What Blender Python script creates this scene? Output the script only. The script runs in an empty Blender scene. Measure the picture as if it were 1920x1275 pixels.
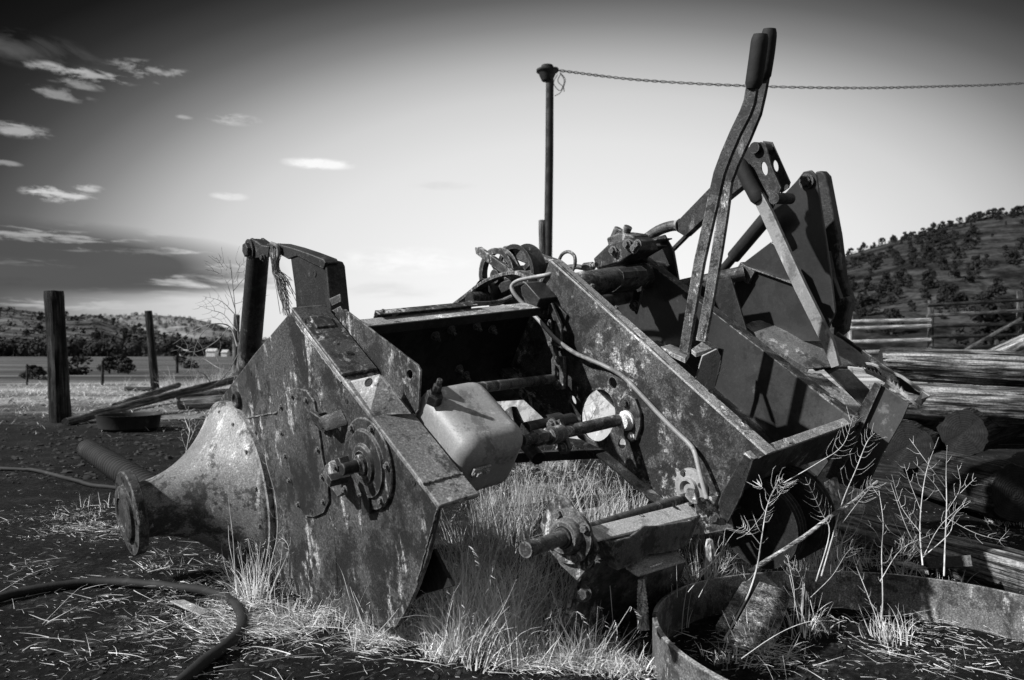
import bpy, bmesh, math, random
from mathutils import Vector as V, Matrix, noise
random.seed(7)
R = random.Random(11)
col = bpy.context.scene.collection
F = 1440.0; H = 0.85; HY = 665.0
CAM = V((0, 0, H))

# ---------------------------------------------------------------- measuring helpers
def ray(x, y): return V(((x-960)/F, 1.0, (HY-y)/F))
def W(x, y, Y): return CAM + ray(x, y)*Y
def G(x, y, z=0.0):
    return W(x, y, F*(H-z)/(y-HY))
U = V((1.208, 1, .1875)).normalized()
L = V((-.944, 1, 1.017)); L = (L - U*L.dot(U)).normalized()
T = U.cross(L)
O = W(740, 1175, 2.2)
def P(x, y, u=0.0):
    r = ray(x, y); return CAM + r*((u-(CAM-O).dot(U))/r.dot(U))
def PN(x, y, N, Q):
    r = ray(x, y); return CAM + r*((Q-CAM).dot(N)/r.dot(N))
def slide(p, D, x):
    k = (x-960)/F
    return p + D*((k*p.y-p.x)/(D.x-k*D.y))
def px(p): return (960+F*p.x/p.y, HY-F*(p.z-H)/p.y)

# ---------------------------------------------------------------- materials
def newmat(name):
    m = bpy.data.materials.new(name); m.use_nodes = True
    nt = m.node_tree; b = nt.nodes['Principled BSDF']
    return m, nt, b
def nd(nt, t, **k):
    n = nt.nodes.new(t)
    for a, v in k.items(): setattr(n, a, v)
    return n
def coords(nt, scale=(1, 1, 1)):
    tc = nd(nt, 'ShaderNodeTexCoord'); mp = nd(nt, 'ShaderNodeMapping')
    mp.inputs['Scale'].default_value = scale
    nt.links.new(tc.outputs['Object'], mp.inputs['Vector'])
    return mp.outputs['Vector']
def noi(nt, vec, scale, detail=6, rough=.6, dist=0.0):
    n = nd(nt, 'ShaderNodeTexNoise')
    n.inputs['Scale'].default_value = scale; n.inputs['Detail'].default_value = detail
    n.inputs['Roughness'].default_value = rough; n.inputs['Distortion'].default_value = dist
    nt.links.new(vec, n.inputs['Vector']); return n.outputs['Fac']
def ramp(nt, fac, stops, interp='LINEAR'):
    r = nd(nt, 'ShaderNodeValToRGB'); cr = r.color_ramp; cr.interpolation = interp
    while len(cr.elements) < len(stops): cr.elements.new(.5)
    for e, (p, v) in zip(cr.elements, stops):
        e.position = p; e.color = (v, v, v, 1)
    nt.links.new(fac, r.inputs['Fac']); return r.outputs['Color']
def mth(nt, op, a, b=None, c=None, clamp=False):
    n = nd(nt, 'ShaderNodeMath', operation=op); n.use_clamp = clamp
    for i, v in enumerate((a, b, c)):
        if v is None: continue
        if isinstance(v, (int, float)): n.inputs[i].default_value = v
        else: nt.links.new(v, n.inputs[i])
    return n.outputs[0]
def bump(nt, b, h, strength=.3, dist=.01):
    n = nd(nt, 'ShaderNodeBump'); n.inputs['Strength'].default_value = strength
    n.inputs['Distance'].default_value = dist
    nt.links.new(h, n.inputs['Height']); nt.links.new(n.outputs[0], b.inputs['Normal'])

def metal(name, lo, mid, hi, scale=5, cut=.50, hicut=.585, rough=.6, bs=.35, streak=True, spot=.5, var=.6, wear=.85):
    m, nt, b = newmat(name)
    v = coords(nt); vs = coords(nt, (1, 1, .22) if streak else (1, 1, 1))
    n1 = noi(nt, v, scale, 12, .72, .35)
    n2 = noi(nt, vs, scale*2.6, 10, .70, .25)
    n3 = noi(nt, v, scale*26, 5, .75)
    n4 = noi(nt, v, scale*6, 8, .75, .1)
    n5 = noi(nt, v, scale*.45, 4, .6)
    def mixc(f, a, bcol):
        x = nd(nt, 'ShaderNodeMixRGB'); nt.links.new(f, x.inputs[0])
        if isinstance(a, float): x.inputs[1].default_value = (a, a, a, 1)
        else: nt.links.new(a, x.inputs[1])
        x.inputs[2].default_value = (bcol, bcol, bcol, 1); return x.outputs[0]
    a = mth(nt, 'ADD', mth(nt, 'MULTIPLY', n1, .72), mth(nt, 'MULTIPLY', n4, .28))
    p1 = ramp(nt, a, [(cut-.05, 0), (cut-.010, .30), (cut+.008, .95), (cut+.05, 1)])
    c = mixc(p1, float(lo), mid)
    b2 = mth(nt, 'ADD', mth(nt, 'MULTIPLY', n2, .7), mth(nt, 'MULTIPLY', n4, .3))
    p2 = ramp(nt, mth(nt, 'MULTIPLY_ADD', mth(nt, 'SUBTRACT', n5, .5), .25, b2), [(hicut-.04, 0), (hicut-.015, .25), (hicut+.005, .85)])
    c = mixc(p2, c, hi)
    g1 = ramp(nt, n3, [(.34, 1-spot), (.45, 1-.3*spot), (.55, 1+.3*spot), (.66, 1+2.1*spot)])
    g2 = ramp(nt, n5, [(.35, 1-var*.6), (.5, 1.0), (.65, 1+var)])
    for g_ in (g1, g2):
        mx = nd(nt, 'ShaderNodeMixRGB', blend_type='MULTIPLY'); mx.inputs[0].default_value = 1
        nt.links.new(c, mx.inputs[1]); nt.links.new(g_, mx.inputs[2]); c = mx.outputs[0]
    n6 = noi(nt, v, 210, 3, .8); g3 = ramp(nt, n6, [(.34, .35), (.5, 1.0), (.63, 2.0)])
    mx = nd(nt, 'ShaderNodeMixRGB', blend_type='MULTIPLY'); mx.inputs[0].default_value = min(1.0, spot*1.5)
    nt.links.new(c, mx.inputs[1]); nt.links.new(g3, mx.inputs[2]); c = mx.outputs[0]
    if wear:
        bv = nd(nt, 'ShaderNodeBevel'); bv.samples = 4; bv.inputs['Radius'].default_value = .007
        ge = nd(nt, 'ShaderNodeNewGeometry'); dt = nd(nt, 'ShaderNodeVectorMath', operation='DOT_PRODUCT')
        nt.links.new(bv.outputs[0], dt.inputs[0]); nt.links.new(ge.outputs['True Normal'], dt.inputs[1])
        e_ = mth(nt, 'SUBTRACT', 1.0, dt.outputs['Value'], clamp=True)
        e_ = mth(nt, 'MULTIPLY', mth(nt, 'MULTIPLY', e_, 9.0, clamp=True), ramp(nt, n4, [(.44, 0), (.56, 1)]))
        c = mixc(mth(nt, 'MULTIPLY', e_, wear), c, hi)
    nt.links.new(c, b.inputs['Base Color'])
    rr = ramp(nt, p1, [(0, rough+.12), (1, rough-.06)]); nt.links.new(rr, b.inputs['Roughness'])
    bh = mth(nt, 'MULTIPLY_ADD', n3, .35, mth(nt, 'ADD', mth(nt, 'MULTIPLY', p1, .12), n4))
    bump(nt, b, bh, bs, .006)
    return m
M = {}
M['plate'] = metal('weathered_plate', .012, .065, .34, 5, .495, .580, rough=.5, spot=.6)
M['plate2'] = metal('rusted_wall', .014, .075, .30, 5.5, .495, .578, streak=False, rough=.55, spot=.6)
M['dark'] = metal('dark_rust_and_lever_shade', .006, .026, .14, 6, .50, .61, rough=.5)
M['mid'] = metal('mid_rust', .012, .06, .34, 8, .49, .585, rough=.55)
M['edge'] = metal('worn_edge_and_rim_highlight', .09, .27, .60, 10, .46, .60, rough=.45)
M['cast'] = metal('pale_casting', .13, .27, .48, 4, .47, .60, rough=.55, bs=.14, spot=.10, var=.3)
M['cast2'] = metal('horn_casting', .03, .20, .48, 5, .475, .59, rough=.66, bs=.3, spot=.38)
M['hub'] = metal('hub_rust', .008, .035, .22, 8, .50, .60, rough=.7)
M['smooth'] = metal('smooth_painted', .028, .05, .12, 3, .46, .64, rough=.34, bs=.04, spot=.10, streak=False)
M['lever'] = metal('chipped_lever', .008, .10, .40, 16, .47, .60, rough=.4, bs=.2, spot=.7)
M['pale'] = metal('pale_paint', .3, .5, .65, 8, .46, .60, rough=.5, bs=.12, spot=.3, var=.2)
M['hoop'] = metal('hoop_rust', .04, .14, .38, 7, .48, .585, rough=.6)
M['black'] = metal('grime_and_shade', .004, .010, .04, 6, .50, .64, rough=.7)
M['white'] = metal('white_enamel', .35, .7, .8, 30, .46, .6, rough=.5, bs=.3, spot=.5, var=.2)

def rubber():
    m, nt, b = newmat('rubber')
    v = coords(nt); n = noi(nt, v, 40, 6); n2 = noi(nt, v, 6, 3)
    c = ramp(nt, n2, [(.35, .005), (.62, .016), (.7, .05)]); nt.links.new(c, b.inputs['Base Color'])
    b.inputs['Roughness'].default_value = .8
    bump(nt, b, n, .5, .004); return m
M['rubber'] = rubber()
def wood(name, lo, hi, along=(1.2, 26, 26), rough=.85, bs=.8, crack=.48):
    m, nt, b = newmat(name)
    v = coords(nt, along); n = noi(nt, v, 1.1, 9, .68, .35)
    v2 = coords(nt, (along[0]*1.1, along[1]*2.6, along[2]*2.6)); n2 = noi(nt, v2, 1.5, 4, .6, .5)
    v3 = coords(nt); n3 = noi(nt, v3, 3, 5); n5 = noi(nt, v3, 90, 3, .7)
    a = mth(nt, 'MULTIPLY', n, .65); a = mth(nt, 'MULTIPLY_ADD', n3, .35, a)
    c = ramp(nt, a, [(.38, lo*.4), (.47, lo*1.2), (.52, hi*.75), (.60, hi*1.3)])
    k_ = ramp(nt, n2, [(.36, .08), (.43, .5), (.50, 1.0), (.64, 1.5)])
    g_ = ramp(nt, n5, [(.35, .65), (.6, 1.3)])
    for q in (k_, g_):
        mx = nd(nt, 'ShaderNodeMixRGB', blend_type='MULTIPLY'); mx.inputs[0].default_value = 1
        nt.links.new(c, mx.inputs[1]); nt.links.new(q, mx.inputs[2]); c = mx.outputs[0]
    nt.links.new(c, b.inputs['Base Color']); b.inputs['Roughness'].default_value = rough; b.inputs['Specular IOR Level'].default_value = .25
    bump(nt, b, mth(nt, 'ADD', mth(nt, 'MULTIPLY', k_, .6), a), bs, .02); return m
M['wood'] = wood('weathered_log', .05, .26, (1.6, 14, 14))
M['wooddark'] = wood('dark_post_wood', .01, .06)
def endgrain():
    m, nt, b = newmat('log_end_grain'); v = coords(nt, (0, 1, 1)); ln = nd(nt, 'ShaderNodeVectorMath', operation='LENGTH'); nt.links.new(v, ln.inputs[0])
    vv = coords(nt); n = noi(nt, vv, 9, 6, .7); n2 = noi(nt, vv, 40, 4, .7)
    a = mth(nt, 'SINE', mth(nt, 'ADD', mth(nt, 'MULTIPLY', ln.outputs['Value'], 520), mth(nt, 'MULTIPLY', n, 14)))
    a = mth(nt, 'ADD', mth(nt, 'MULTIPLY', a, .035), mth(nt, 'ADD', mth(nt, 'MULTIPLY', n, .6), mth(nt, 'MULTIPLY', n2, .3)))
    ga = nd(nt, 'ShaderNodeSeparateXYZ'); nt.links.new(v, ga.inputs[0]); an = mth(nt, 'ARCTAN2', ga.outputs['Y'], ga.outputs['Z'])
    cr_ = mth(nt, 'ABSOLUTE', mth(nt, 'SINE', mth(nt, 'ADD', mth(nt, 'MULTIPLY', an, 3.5), mth(nt, 'MULTIPLY', n, 5)))); a = mth(nt, 'SUBTRACT', a, ramp(nt, cr_, [(.0, .4), (.06, 0)]))
    c = ramp(nt, a, [(.30, .002), (.42, .006), (.52, .015), (.66, .04)]); nt.links.new(c, b.inputs['Base Color']); b.inputs['Roughness'].default_value = .9
    bump(nt, b, a, .8, .015); return m
M['woodend'] = endgrain()
M['pegwood'] = wood('peg_wood', .4, .75, (70, 70, 5), bs=.3)
M['woodpale'] = wood('pale_cut_wood', .3, .6, (4, 60, 60), bs=.3)
M['board'] = wood('grey_board', .05, .22, (1.5, 40, 40))
M['rail'] = wood('bleached_rail', .3, .6, (1, 20, 20))
def flat(name, lo, hi, scale=30, rough=.9, two=False):
    m, nt, b = newmat(name)
    v = coords(nt); n = noi(nt, v, scale, 4)
    c = ramp(nt, n, [(.3, lo), (.7, hi)]); nt.links.new(c, b.inputs['Base Color'])
    b.inputs['Roughness'].default_value = rough; return m
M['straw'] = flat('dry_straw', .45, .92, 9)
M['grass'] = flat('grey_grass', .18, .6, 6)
M['stalk'] = flat('dry_stalk', .42, .88, 25)
M['stalkdark'] = flat('dull_stalk', .16, .36, 20)
M['leaf'] = flat('juniper_foliage', .007, .024, 1.5)
M['bark'] = flat('bark', .03, .06)
M['twine'] = flat('twine', .12, .35, 60)
M['clod'] = flat('soil_clod', .004, .035, 9)
M['concrete'] = metal('rough_slab', .03, .2, .6, 50, .50, .57, rough=.9, bs=.9, streak=False)
M['wire'] = flat('cable_sheath', .08, .2, 30, .6)

def ground_mat():
    m, nt, b = newmat('ground_soil')
    g = nd(nt, 'ShaderNodeNewGeometry'); pos = g.outputs['Position']
    sx = nd(nt, 'ShaderNodeSeparateXYZ'); nt.links.new(pos, sx.inputs[0])
    n1 = noi(nt, pos, 3.5, 9, .7); n2 = noi(nt, pos, 38, 6, .7); n3 = noi(nt, pos, .35, 7, .65)
    mp = nd(nt, 'ShaderNodeMapping'); mp.inputs['Scale'].default_value = (.03, .3, 1); nt.links.new(pos, mp.inputs[0])
    n4 = noi(nt, mp.outputs[0], 1.0, 6, .6)
    a = mth(nt, 'MULTIPLY', n1, .5); a = mth(nt, 'MULTIPLY_ADD', n2, .5, a)
    soil = ramp(nt, a, [(.42, .002), (.50, .007), (.56, .018), (.62, .05), (.68, .14)])
    dry = ramp(nt, mth(nt, 'MULTIPLY_ADD', n3, .5, mth(nt, 'MULTIPLY', n2, .5)), [(.38, .02), (.47, .12), (.53, .34), (.62, .6)])
    field = ramp(nt, n4, [(.38, .035), (.52, .09), (.66, .2)])
    # dry straw yard 9..22 m away
    wob = mth(nt, 'MULTIPLY_ADD', n3, 6.0, mth(nt, 'SUBTRACT', sx.outputs['Y'], 3.0))
    f1 = mth(nt, 'DIVIDE', mth(nt, 'SUBTRACT', wob, 9.5), 4.5, clamp=True)
    f2 = mth(nt, 'DIVIDE', mth(nt, 'SUBTRACT', wob, 21.0), 6.0, clamp=True)
    m1 = nd(nt, 'ShaderNodeMixRGB'); nt.links.new(f1, m1.inputs[0]); nt.links.new(soil, m1.inputs[1]); nt.links.new(dry, m1.inputs[2])
    m2 = nd(nt, 'ShaderNodeMixRGB'); nt.links.new(f2, m2.inputs[0]); nt.links.new(m1.outputs[0], m2.inputs[1]); nt.links.new(field, m2.inputs[2])
    f3 = mth(nt, 'MULTIPLY', mth(nt, 'DIVIDE', mth(nt, 'SUBTRACT', sx.outputs['X'], 7.0), 5.0, clamp=True), mth(nt, 'DIVIDE', mth(nt, 'SUBTRACT', 110.0, sx.outputs['Y']), 30.0, clamp=True))
    pale = ramp(nt, n4, [(.40, .05), (.48, .30), (.58, .6)])
    m3 = nd(nt, 'ShaderNodeMixRGB'); nt.links.new(mth(nt, 'MULTIPLY', f3, f2), m3.inputs[0]); nt.links.new(m2.outputs[0], m3.inputs[1]); nt.links.new(pale, m3.inputs[2]); m2 = m3
    nt.links.new(m2.outputs[0], b.inputs['Base Color']); b.inputs['Roughness'].default_value = .95
    b.inputs['Specular IOR Level'].default_value = .15
    bump(nt, b, a, .9, .03); return m
M['ground'] = ground_mat()
def hill_mat(name, lo, mid, hi, sc):
    m, nt, b = newmat(name)
    g = nd(nt, 'ShaderNodeNewGeometry')
    n1 = noi(nt, g.outputs['Position'], sc, 9, .68, .4); n2 = noi(nt, g.outputs['Position'], sc*9, 6, .7)
    a = mth(nt, 'MULTIPLY', n1, .6); a = mth(nt, 'MULTIPLY_ADD', n2, .4, a)
    c = ramp(nt, a, [(.42, lo), (.50, mid), (.60, hi)]); nt.links.new(c, b.inputs['Base Color'])
    b.inputs['Roughness'].default_value = 1; b.inputs['Specular IOR Level'].default_value = 0
    return m
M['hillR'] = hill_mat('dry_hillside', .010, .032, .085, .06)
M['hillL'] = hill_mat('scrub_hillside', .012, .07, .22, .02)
M['hillF'] = hill_mat('hazed_far_hillside', .11, .20, .34, .008)  # far hill's haze put into its colour as paler greys

# ---------------------------------------------------------------- mesh building
class MB:
    def __init__(s): s.v = []; s.f = []; s.sm = []; s.mi = []
    def add(s, vs, fs, smooth=False, mi=0):
        o = len(s.v); s.v += [tuple(p) for p in vs]
        for f in fs: s.f.append(tuple(i+o for i in f)); s.sm.append(smooth); s.mi.append(mi)
        return s
    def prism(s, pts, vec):
        n = len(pts); pts = [V(p) for p in pts]; vec = V(vec)
        nrm = V((0, 0, 0))
        for i in range(n):
            nrm += (pts[i]-pts[0]).cross(pts[(i+1) % n]-pts[0])
        if nrm.dot(vec) > 0: pts = pts[::-1]
        vs = pts + [p+vec for p in pts]
        fs = [tuple(range(n)), tuple(range(2*n-1, n-1, -1))]
        for i in range(n):
            j = (i+1) % n; fs.append((j, i, i+n, j+n))
        return s.add(vs, fs)
    def box(s, o, a, b, c):
        return s.prism([o, o+a, o+a+b, o+b], c)
    def tube(s, pts, r, n=10, cap=True, smooth=True, ripple=None, mi=0):
        pts = [V(p) for p in pts]; k = len(pts)
        rs = r if isinstance(r, (list, tuple)) else [r]*k
        vs = []; fs = []
        t = (pts[1]-pts[0]).normalized(); a = t.orthogonal().normalized()
        for i in range(k):
            if i == 0: t = pts[1]-pts[0]
            elif i == k-1: t = pts[-1]-pts[-2]
            else: t = pts[i+1]-pts[i-1]
            t.normalize(); a = (a-t*a.dot(t)).normalized(); b = t.cross(a)
            for j in range(n):
                an = 2*math.pi*j/n
                vs.append(pts[i]+(a*math.cos(an)+b*math.sin(an))*rs[i])
        for i in range(k-1):
            for j in range(n):
                j2 = (j+1) % n
                fs.append((i*n+j, i*n+j2, (i+1)*n+j2, (i+1)*n+j))
        s.add(vs, fs, smooth, mi)
        if cap:
            s.add(vs[:n], [tuple(range(n-1, -1, -1))], False, mi); s.add(vs[-n:], [tuple(range(n))], False, mi)
        return s
    def lathe(s, o, ax, prof, n=40, smooth=True):
        ax = ax.normalized(); a = ax.orthogonal().normalized(); b = ax.cross(a)
        vs = []; fs = []
        for (h, r) in prof:
            for j in range(n):
                an = 2*math.pi*j/n; vs.append(o+ax*h+(a*math.cos(an)+b*math.sin(an))*max(r, 1e-4))
        for i in range(len(prof)-1):
            for j in range(n):
                j2 = (j+1) % n; fs.append((i*n+j, i*n+j2, (i+1)*n+j2, (i+1)*n+j))
        return s.add(vs, fs, smooth)
    def mesh(s, name, mats, off=V((0, 0, 0))):
        me = bpy.data.meshes.new(name)
        me.from_pydata([(x-off.x, y-off.y, z-off.z) for x, y, z in s.v], [], s.f)
        me.polygons.foreach_set('use_smooth', s.sm); me.polygons.foreach_set('material_index', s.mi)
        for m in (mats if isinstance(mats, (list, tuple)) else [mats]): me.materials.append(M[m])
        me.update(); me.set_sharp_from_angle(angle=math.radians(33)); return me
def link(name, me, parent=None, bev=0, auto=True, seg=2, ang=35):
    o = bpy.data.objects.new(name, me); col.objects.link(o)
    if parent: o.parent = parent
    if bev:
        b = o.modifiers.new('bevel', 'BEVEL'); b.width = bev; b.segments = seg; b.limit_method = 'ANGLE'
        b.angle_limit = math.radians(ang); b.harden_normals = False
    return o
def tag(o, label=None, cat=None, group=None, kind=None):
    if label: o['label'] = label
    if cat: o['category'] = cat
    if group: o['group'] = group
    if kind: o['kind'] = kind
    return o
def empty(name, loc):
    o = bpy.data.objects.new(name, None); col.objects.link(o); o.location = loc; o.empty_display_size = .1
    return o
def smooth_path(pts, n=6):
    pts = [V(p) for p in pts]; q = [pts[0]*2-pts[1]]+pts+[pts[-1]*2-pts[-2]]; out = []
    for i in range(1, len(q)-2):
        for k in range(n):
            t = k/n; p0, p1, p2, p3 = q[i-1:i+3]
            out.append(.5*((2*p1)+(p2-p0)*t+(2*p0-5*p1+4*p2-p3)*t*t+(3*p1-p0-3*p2+p3)*t**3))
    out.append(pts[-1]); return out

# ================================================================ THE SETTING
def gz(x, y):
    r = math.hypot(x, y); amp = .014*min(1, 4/max(r, .1))
    z = noise.fractal(V((x*4, y*4, 0)), .9, 2.2, 5)*amp + noise.fractal(V((x*.7, y*.7, 3)), 1, 2, 3)*.018*min(1, 8/max(r, .1))
    if r > 8: z += noise.noise(V((x*.2, y*.2, 7)))*.05*min(1, (r-8)/10)*(1 if r < 300 else 0)
    return z
def build_ground():
    rr = [0.0]; r = .35
    while r < 5: rr.append(r); r *= 1.018
    while r < 60: rr.append(r); r *= 1.05
    while r < 5000: rr.append(r); r *= 1.25
    az = []
    a = -math.pi
    while a < math.pi-1e-6:
        az.append(a); a += .009 if abs(a) < .75 else .09
    vs = [(0, 0, 0)]; n = len(az); fs = []
    for r in rr[1:]:
        for a in az:
            x = r*math.sin(a); y = r*math.cos(a)
            amp = .014*min(1, 4/r)
            z = noise.fractal(V((x*4, y*4, 0)), .9, 2.2, 5)*amp + noise.fractal(V((x*.7, y*.7, 3)), 1, 2, 3)*.018*min(1, 8/r)
            if r > 8: z += noise.noise(V((x*.2, y*.2, 7)))*.05*min(1, (r-8)/10)*(1 if r < 300 else 0)
            vs.append((x, y, z))
    for j in range(n):
        fs.append((0, 1+(j+1) % n, 1+j))
    for i in range(len(rr)-2):
        for j in range(n):
            j2 = (j+1) % n; a0 = 1+i*n; b0 = a0+n
            fs.append((a0+j, a0+j2, b0+j2, b0+j))
    mb = MB(); mb.add(vs, fs, True)
    o = link('ground', mb.mesh('ground', 'ground')); tag(o, kind='structure')
    # upward normals
    me = o.data
    if me.polygons[0].normal.z < 0: me.flip_normals()
build_ground()

def interp(tab, x):
    if x <= tab[0][0]: return tab[0][1]
    for (x0, y0), (x1, y1) in zip(tab, tab[1:]):
        if x <= x1: return y0+(y1-y0)*(x-x0)/(x1-x0)
    return tab[-1][1]
def hill_fn(crest, Y0, Y1, amp, seed, power=.8):
    def z(x, y):                       # height of the slope at world x,y
        k = 960+F*x/y
        top = H+(HY-interp(crest, k))/F*Y1
        t = max(0, min(1, (y-Y0)/(Y1-Y0)))
        n = noise.fractal(V((x/(Y1*.12), y/(Y1*.12), seed)), .9, 2.1, 5)*amp*min(1, t*4)*(1-t*.75)
        return top*(t**power)+n-.3*(1-t)
    return z
def hill(name, z, xa, xb, Y0, Y1, mat, nx=140, ny=50):
    vs = []; fs = []
    for j in range(ny+8):
        t = j/(ny-1); y = Y0+(Y1-Y0)*t
        for i in range(nx):
            k = xa+(xb-xa)*i/(nx-1); yy = y
            x = (k-960)/F*yy
            h = z(x, min(y, Y1)) if t <= 1 else z((k-960)/F*Y1, Y1)*(1-(t-1)*3)
            vs.append((x, yy, h))
    for j in range(ny+7):
        for i in range(nx-1):
            a = j*nx+i; fs.append((a, a+1, a+1+nx, a+nx))
    mb = MB(); mb.add(vs, fs, True); o = link(name, mb.mesh(name, mat)); tag(o, kind='structure'); return o
crR = [(1300, 640), (1400, 590), (1500, 522), (1575, 484), (1660, 457), (1750, 430), (1830, 412), (1920, 400), (2100, 380), (2400, 380)]
zR = hill_fn(crR, 130, 420, 2.2, 3.3, 1.0)
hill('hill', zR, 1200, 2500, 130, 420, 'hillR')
crL = [(-600, 560), (-200, 575), (0, 577), (60, 585), (120, 592), (150, 594), (180, 590), (230, 608), (280, 622), (340, 634), (420, 645), (520, 655), (700, 662)]
zL = hill_fn(crL, 400, 1100, 7, 9.1, .9)
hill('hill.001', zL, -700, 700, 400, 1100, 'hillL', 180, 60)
crF = [(-600, 590), (100, 605), (190, 592), (260, 588), (340, 594), (390, 604), (440, 622), (500, 640), (560, 652), (700, 660), (900, 663), (1300, 664)]
zF = hill_fn(crF, 1300, 2600, 22, 5.5, .8)
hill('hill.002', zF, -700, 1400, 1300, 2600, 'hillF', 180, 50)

# ---------------------------------------------------------------- trees
def crown_mesh(seed, n=260, shape='round'):
    r = random.Random(seed); mb = MB()
    lobes = []
    for i in range(9):
        a = r.uniform(0, 6.28); h = r.uniform(.12, .95)
        w = (1-h)**.65*.42+.06 if shape == 'cone' else (.25+.75*math.sin(math.pi*min(1, h*.95+.08)))*.42
        lobes.append((math.cos(a)*w*.6, math.sin(a)*w*.6, h, w*r.uniform(.5, .8)))
    for k in range(n):
        c = r.choice(lobes); d = V((r.gauss(0, 1), r.gauss(0, 1), r.gauss(0, 1))).normalized()
        p = V(c[:3])+V((d.x*c[3], d.y*c[3], d.z*c[3]*.9))*r.uniform(.75, 1.05)
        if p.z < .05: p.z = .05+r.random()*.05
        s = r.uniform(.035, .08); a = V((r.gauss(0, 1), r.gauss(0, 1), r.gauss(0, 1))).normalized(); b = a.cross(d).normalized() if abs(a.dot(d)) < .98 else a.orthogonal()
        mb.add([p-a*s, p+b*s*.6, p+a*s, p-b*s*.6], [(0, 1, 2, 3)])
    return mb
crowns = [crown_mesh(i, 750, 'cone' if i % 4 else 'round').mesh('crown', 'leaf') for i in range(5)]
tb = MB(); tb.tube([V((0, 0, -.3)), V((.01, 0, .2)), V((0, .01, .6))], [.05, .035, .015], 6)
trunk_me = tb.mesh('trunk', 'bark')
def tree(name, x, y, z, h, label, cat, group, r, wide=1.0):
    o = empty(name, (x, y, z)); tag(o, label, cat, group)
    o.scale = (h*wide, h*wide, h); o.rotation_euler.z = r.uniform(0, 6.28)
    c = link('crown', r.choice(crowns), o); t = link('trunk', trunk_me, o)
    return o
r = random.Random(5)
cnt = 0; used = []
while cnt < 200:
    y = 150+270*r.random()**.8; k = r.uniform(1560, 1990); x = (k-960)/F*y
    z = zR(x, y)
    sy = HY-F*(z-H)/y
    h = 1.8+3.6*r.random()**1.4
    if any((x-a)**2+(y-b)**2 < 16 for a, b in used) or noise.noise(V((x*.03, y*.015, 2)))+r.uniform(-.25, .35) < 0: continue
    used.append((x, y))
    tree('juniper_tree', x, y, z-.3, h, 'dark juniper tree scattered on the dry hillside at the right', 'tree', 'junipers on the right hillside', r, r.uniform(.95, 1.25)); cnt += 1
for i in range(34):                     # trees along the right skyline
    k = 1560+i*12+r.uniform(-5, 5); y = 415; x = (k-960)/F*y
    h = r.uniform(3, 7.5)
    h *= .8; tree('ridge_tree', x, y, zR(x, y)-.8, h, 'dark tree standing on the skyline of the right hill', 'tree', 'trees on the right ridge', r, r.uniform(.95, 1.4))
for i in range(70):                     # bigger trees on the left slope
    y = 430+620*r.random(); k = r.uniform(-60, 480); x = (k-960)/F*y
    tree('hillside_tree', x, y, zL(x, y)-.5, r.uniform(4.5, 8.5), 'dark tree on the far scrubby hillside at the left', 'tree', 'trees on the left hillside', r, 1.1)
def blobs(name, n, fn, seed, label=None):
    r = random.Random(seed); mb = MB()
    for i in range(n):
        x, y, z, h = fn(r); c = V((x, y, z+h*.5)); 
        for k in range(90 if h > 7.9 else 14):
            d = V((r.gauss(0, 1), r.gauss(0, 1), r.gauss(0, .9))).normalized()*r.uniform(.8, 1.05); p = c+V((d.x*h*.5, d.y*h*.5, d.z*h*.5))
            s = h*(r.uniform(.04, .09) if h > 7.9 else r.uniform(.10, .24)); a = d.orthogonal().normalized(); b = a.cross(d)
            mb.add([p-a*s, p+b*s, p+a*s, p-b*s], [(0, 1, 2, 3)])
    o = link(name, mb.mesh(name, 'leaf')); tag(o, kind='stuff')
    if label: tag(o, label, 'woodland')
    return o
def f1(r):
    y = 420+680*r.random(); k = r.uniform(-150, 520); x = (k-960)/F*y; return x, y, zL(x, y)-.5, r.uniform(2, 5)
blobs('hillside_scrub', 650, f1, 3, 'small dark scrub and trees covering the left hills')
def f2(r):
    k = r.uniform(-150, 255); y = r.uniform(330, 420); x = (k-960)/F*y; return x, y, -2.0, r.uniform(8, 12)*(1 if k < 150 else .85)
blobs('valley_woodland', 420, f2, 4, 'dark mass of trees along the valley floor at the left')
def f3(r):
    k = r.uniform(250, 560); y = r.uniform(380, 460); x = (k-960)/F*y; return x, y, -.5, r.uniform(5, 11)
blobs('valley_shrubs', 150, f3, 6, 'row of rounded dark shrubs across the valley behind the posts')
def f4(r):
    y = 1350+1200*r.random(); k = r.uniform(180, 560); x = (k-960)/F*y; return x, y, zF(x, y)-1, r.uniform(6, 14)
blobs('far_scrub', 350, f4, 8, 'tiny scrub dotting the far hill')
for i, (k, py, h) in enumerate([(60, 712, .55), (72, 713, .5), (146, 703, .9), (205, 700, .8), (222, 699, .9), (240, 701, .7), (345, 690, 1.2), (1868, 672, 4.6), (1845, 674, 3.6), (1890, 675, 4.2), (1870, 690, 2.0)]):
    y = F*H/(max(py, 690)-HY) if k < 1000 else 44+i; x = (k-960)/F*y
    tree('round_bush', x, y, -.05, h, 'round dark bush in the valley field at the left' if k < 1000 else 'big dark bush behind the corral fence at the right', 'bush', 'bushes on the left field' if k < 1000 else 'bushes behind the corral fence', r, 1.5 if k < 1000 else 1.3)
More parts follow.
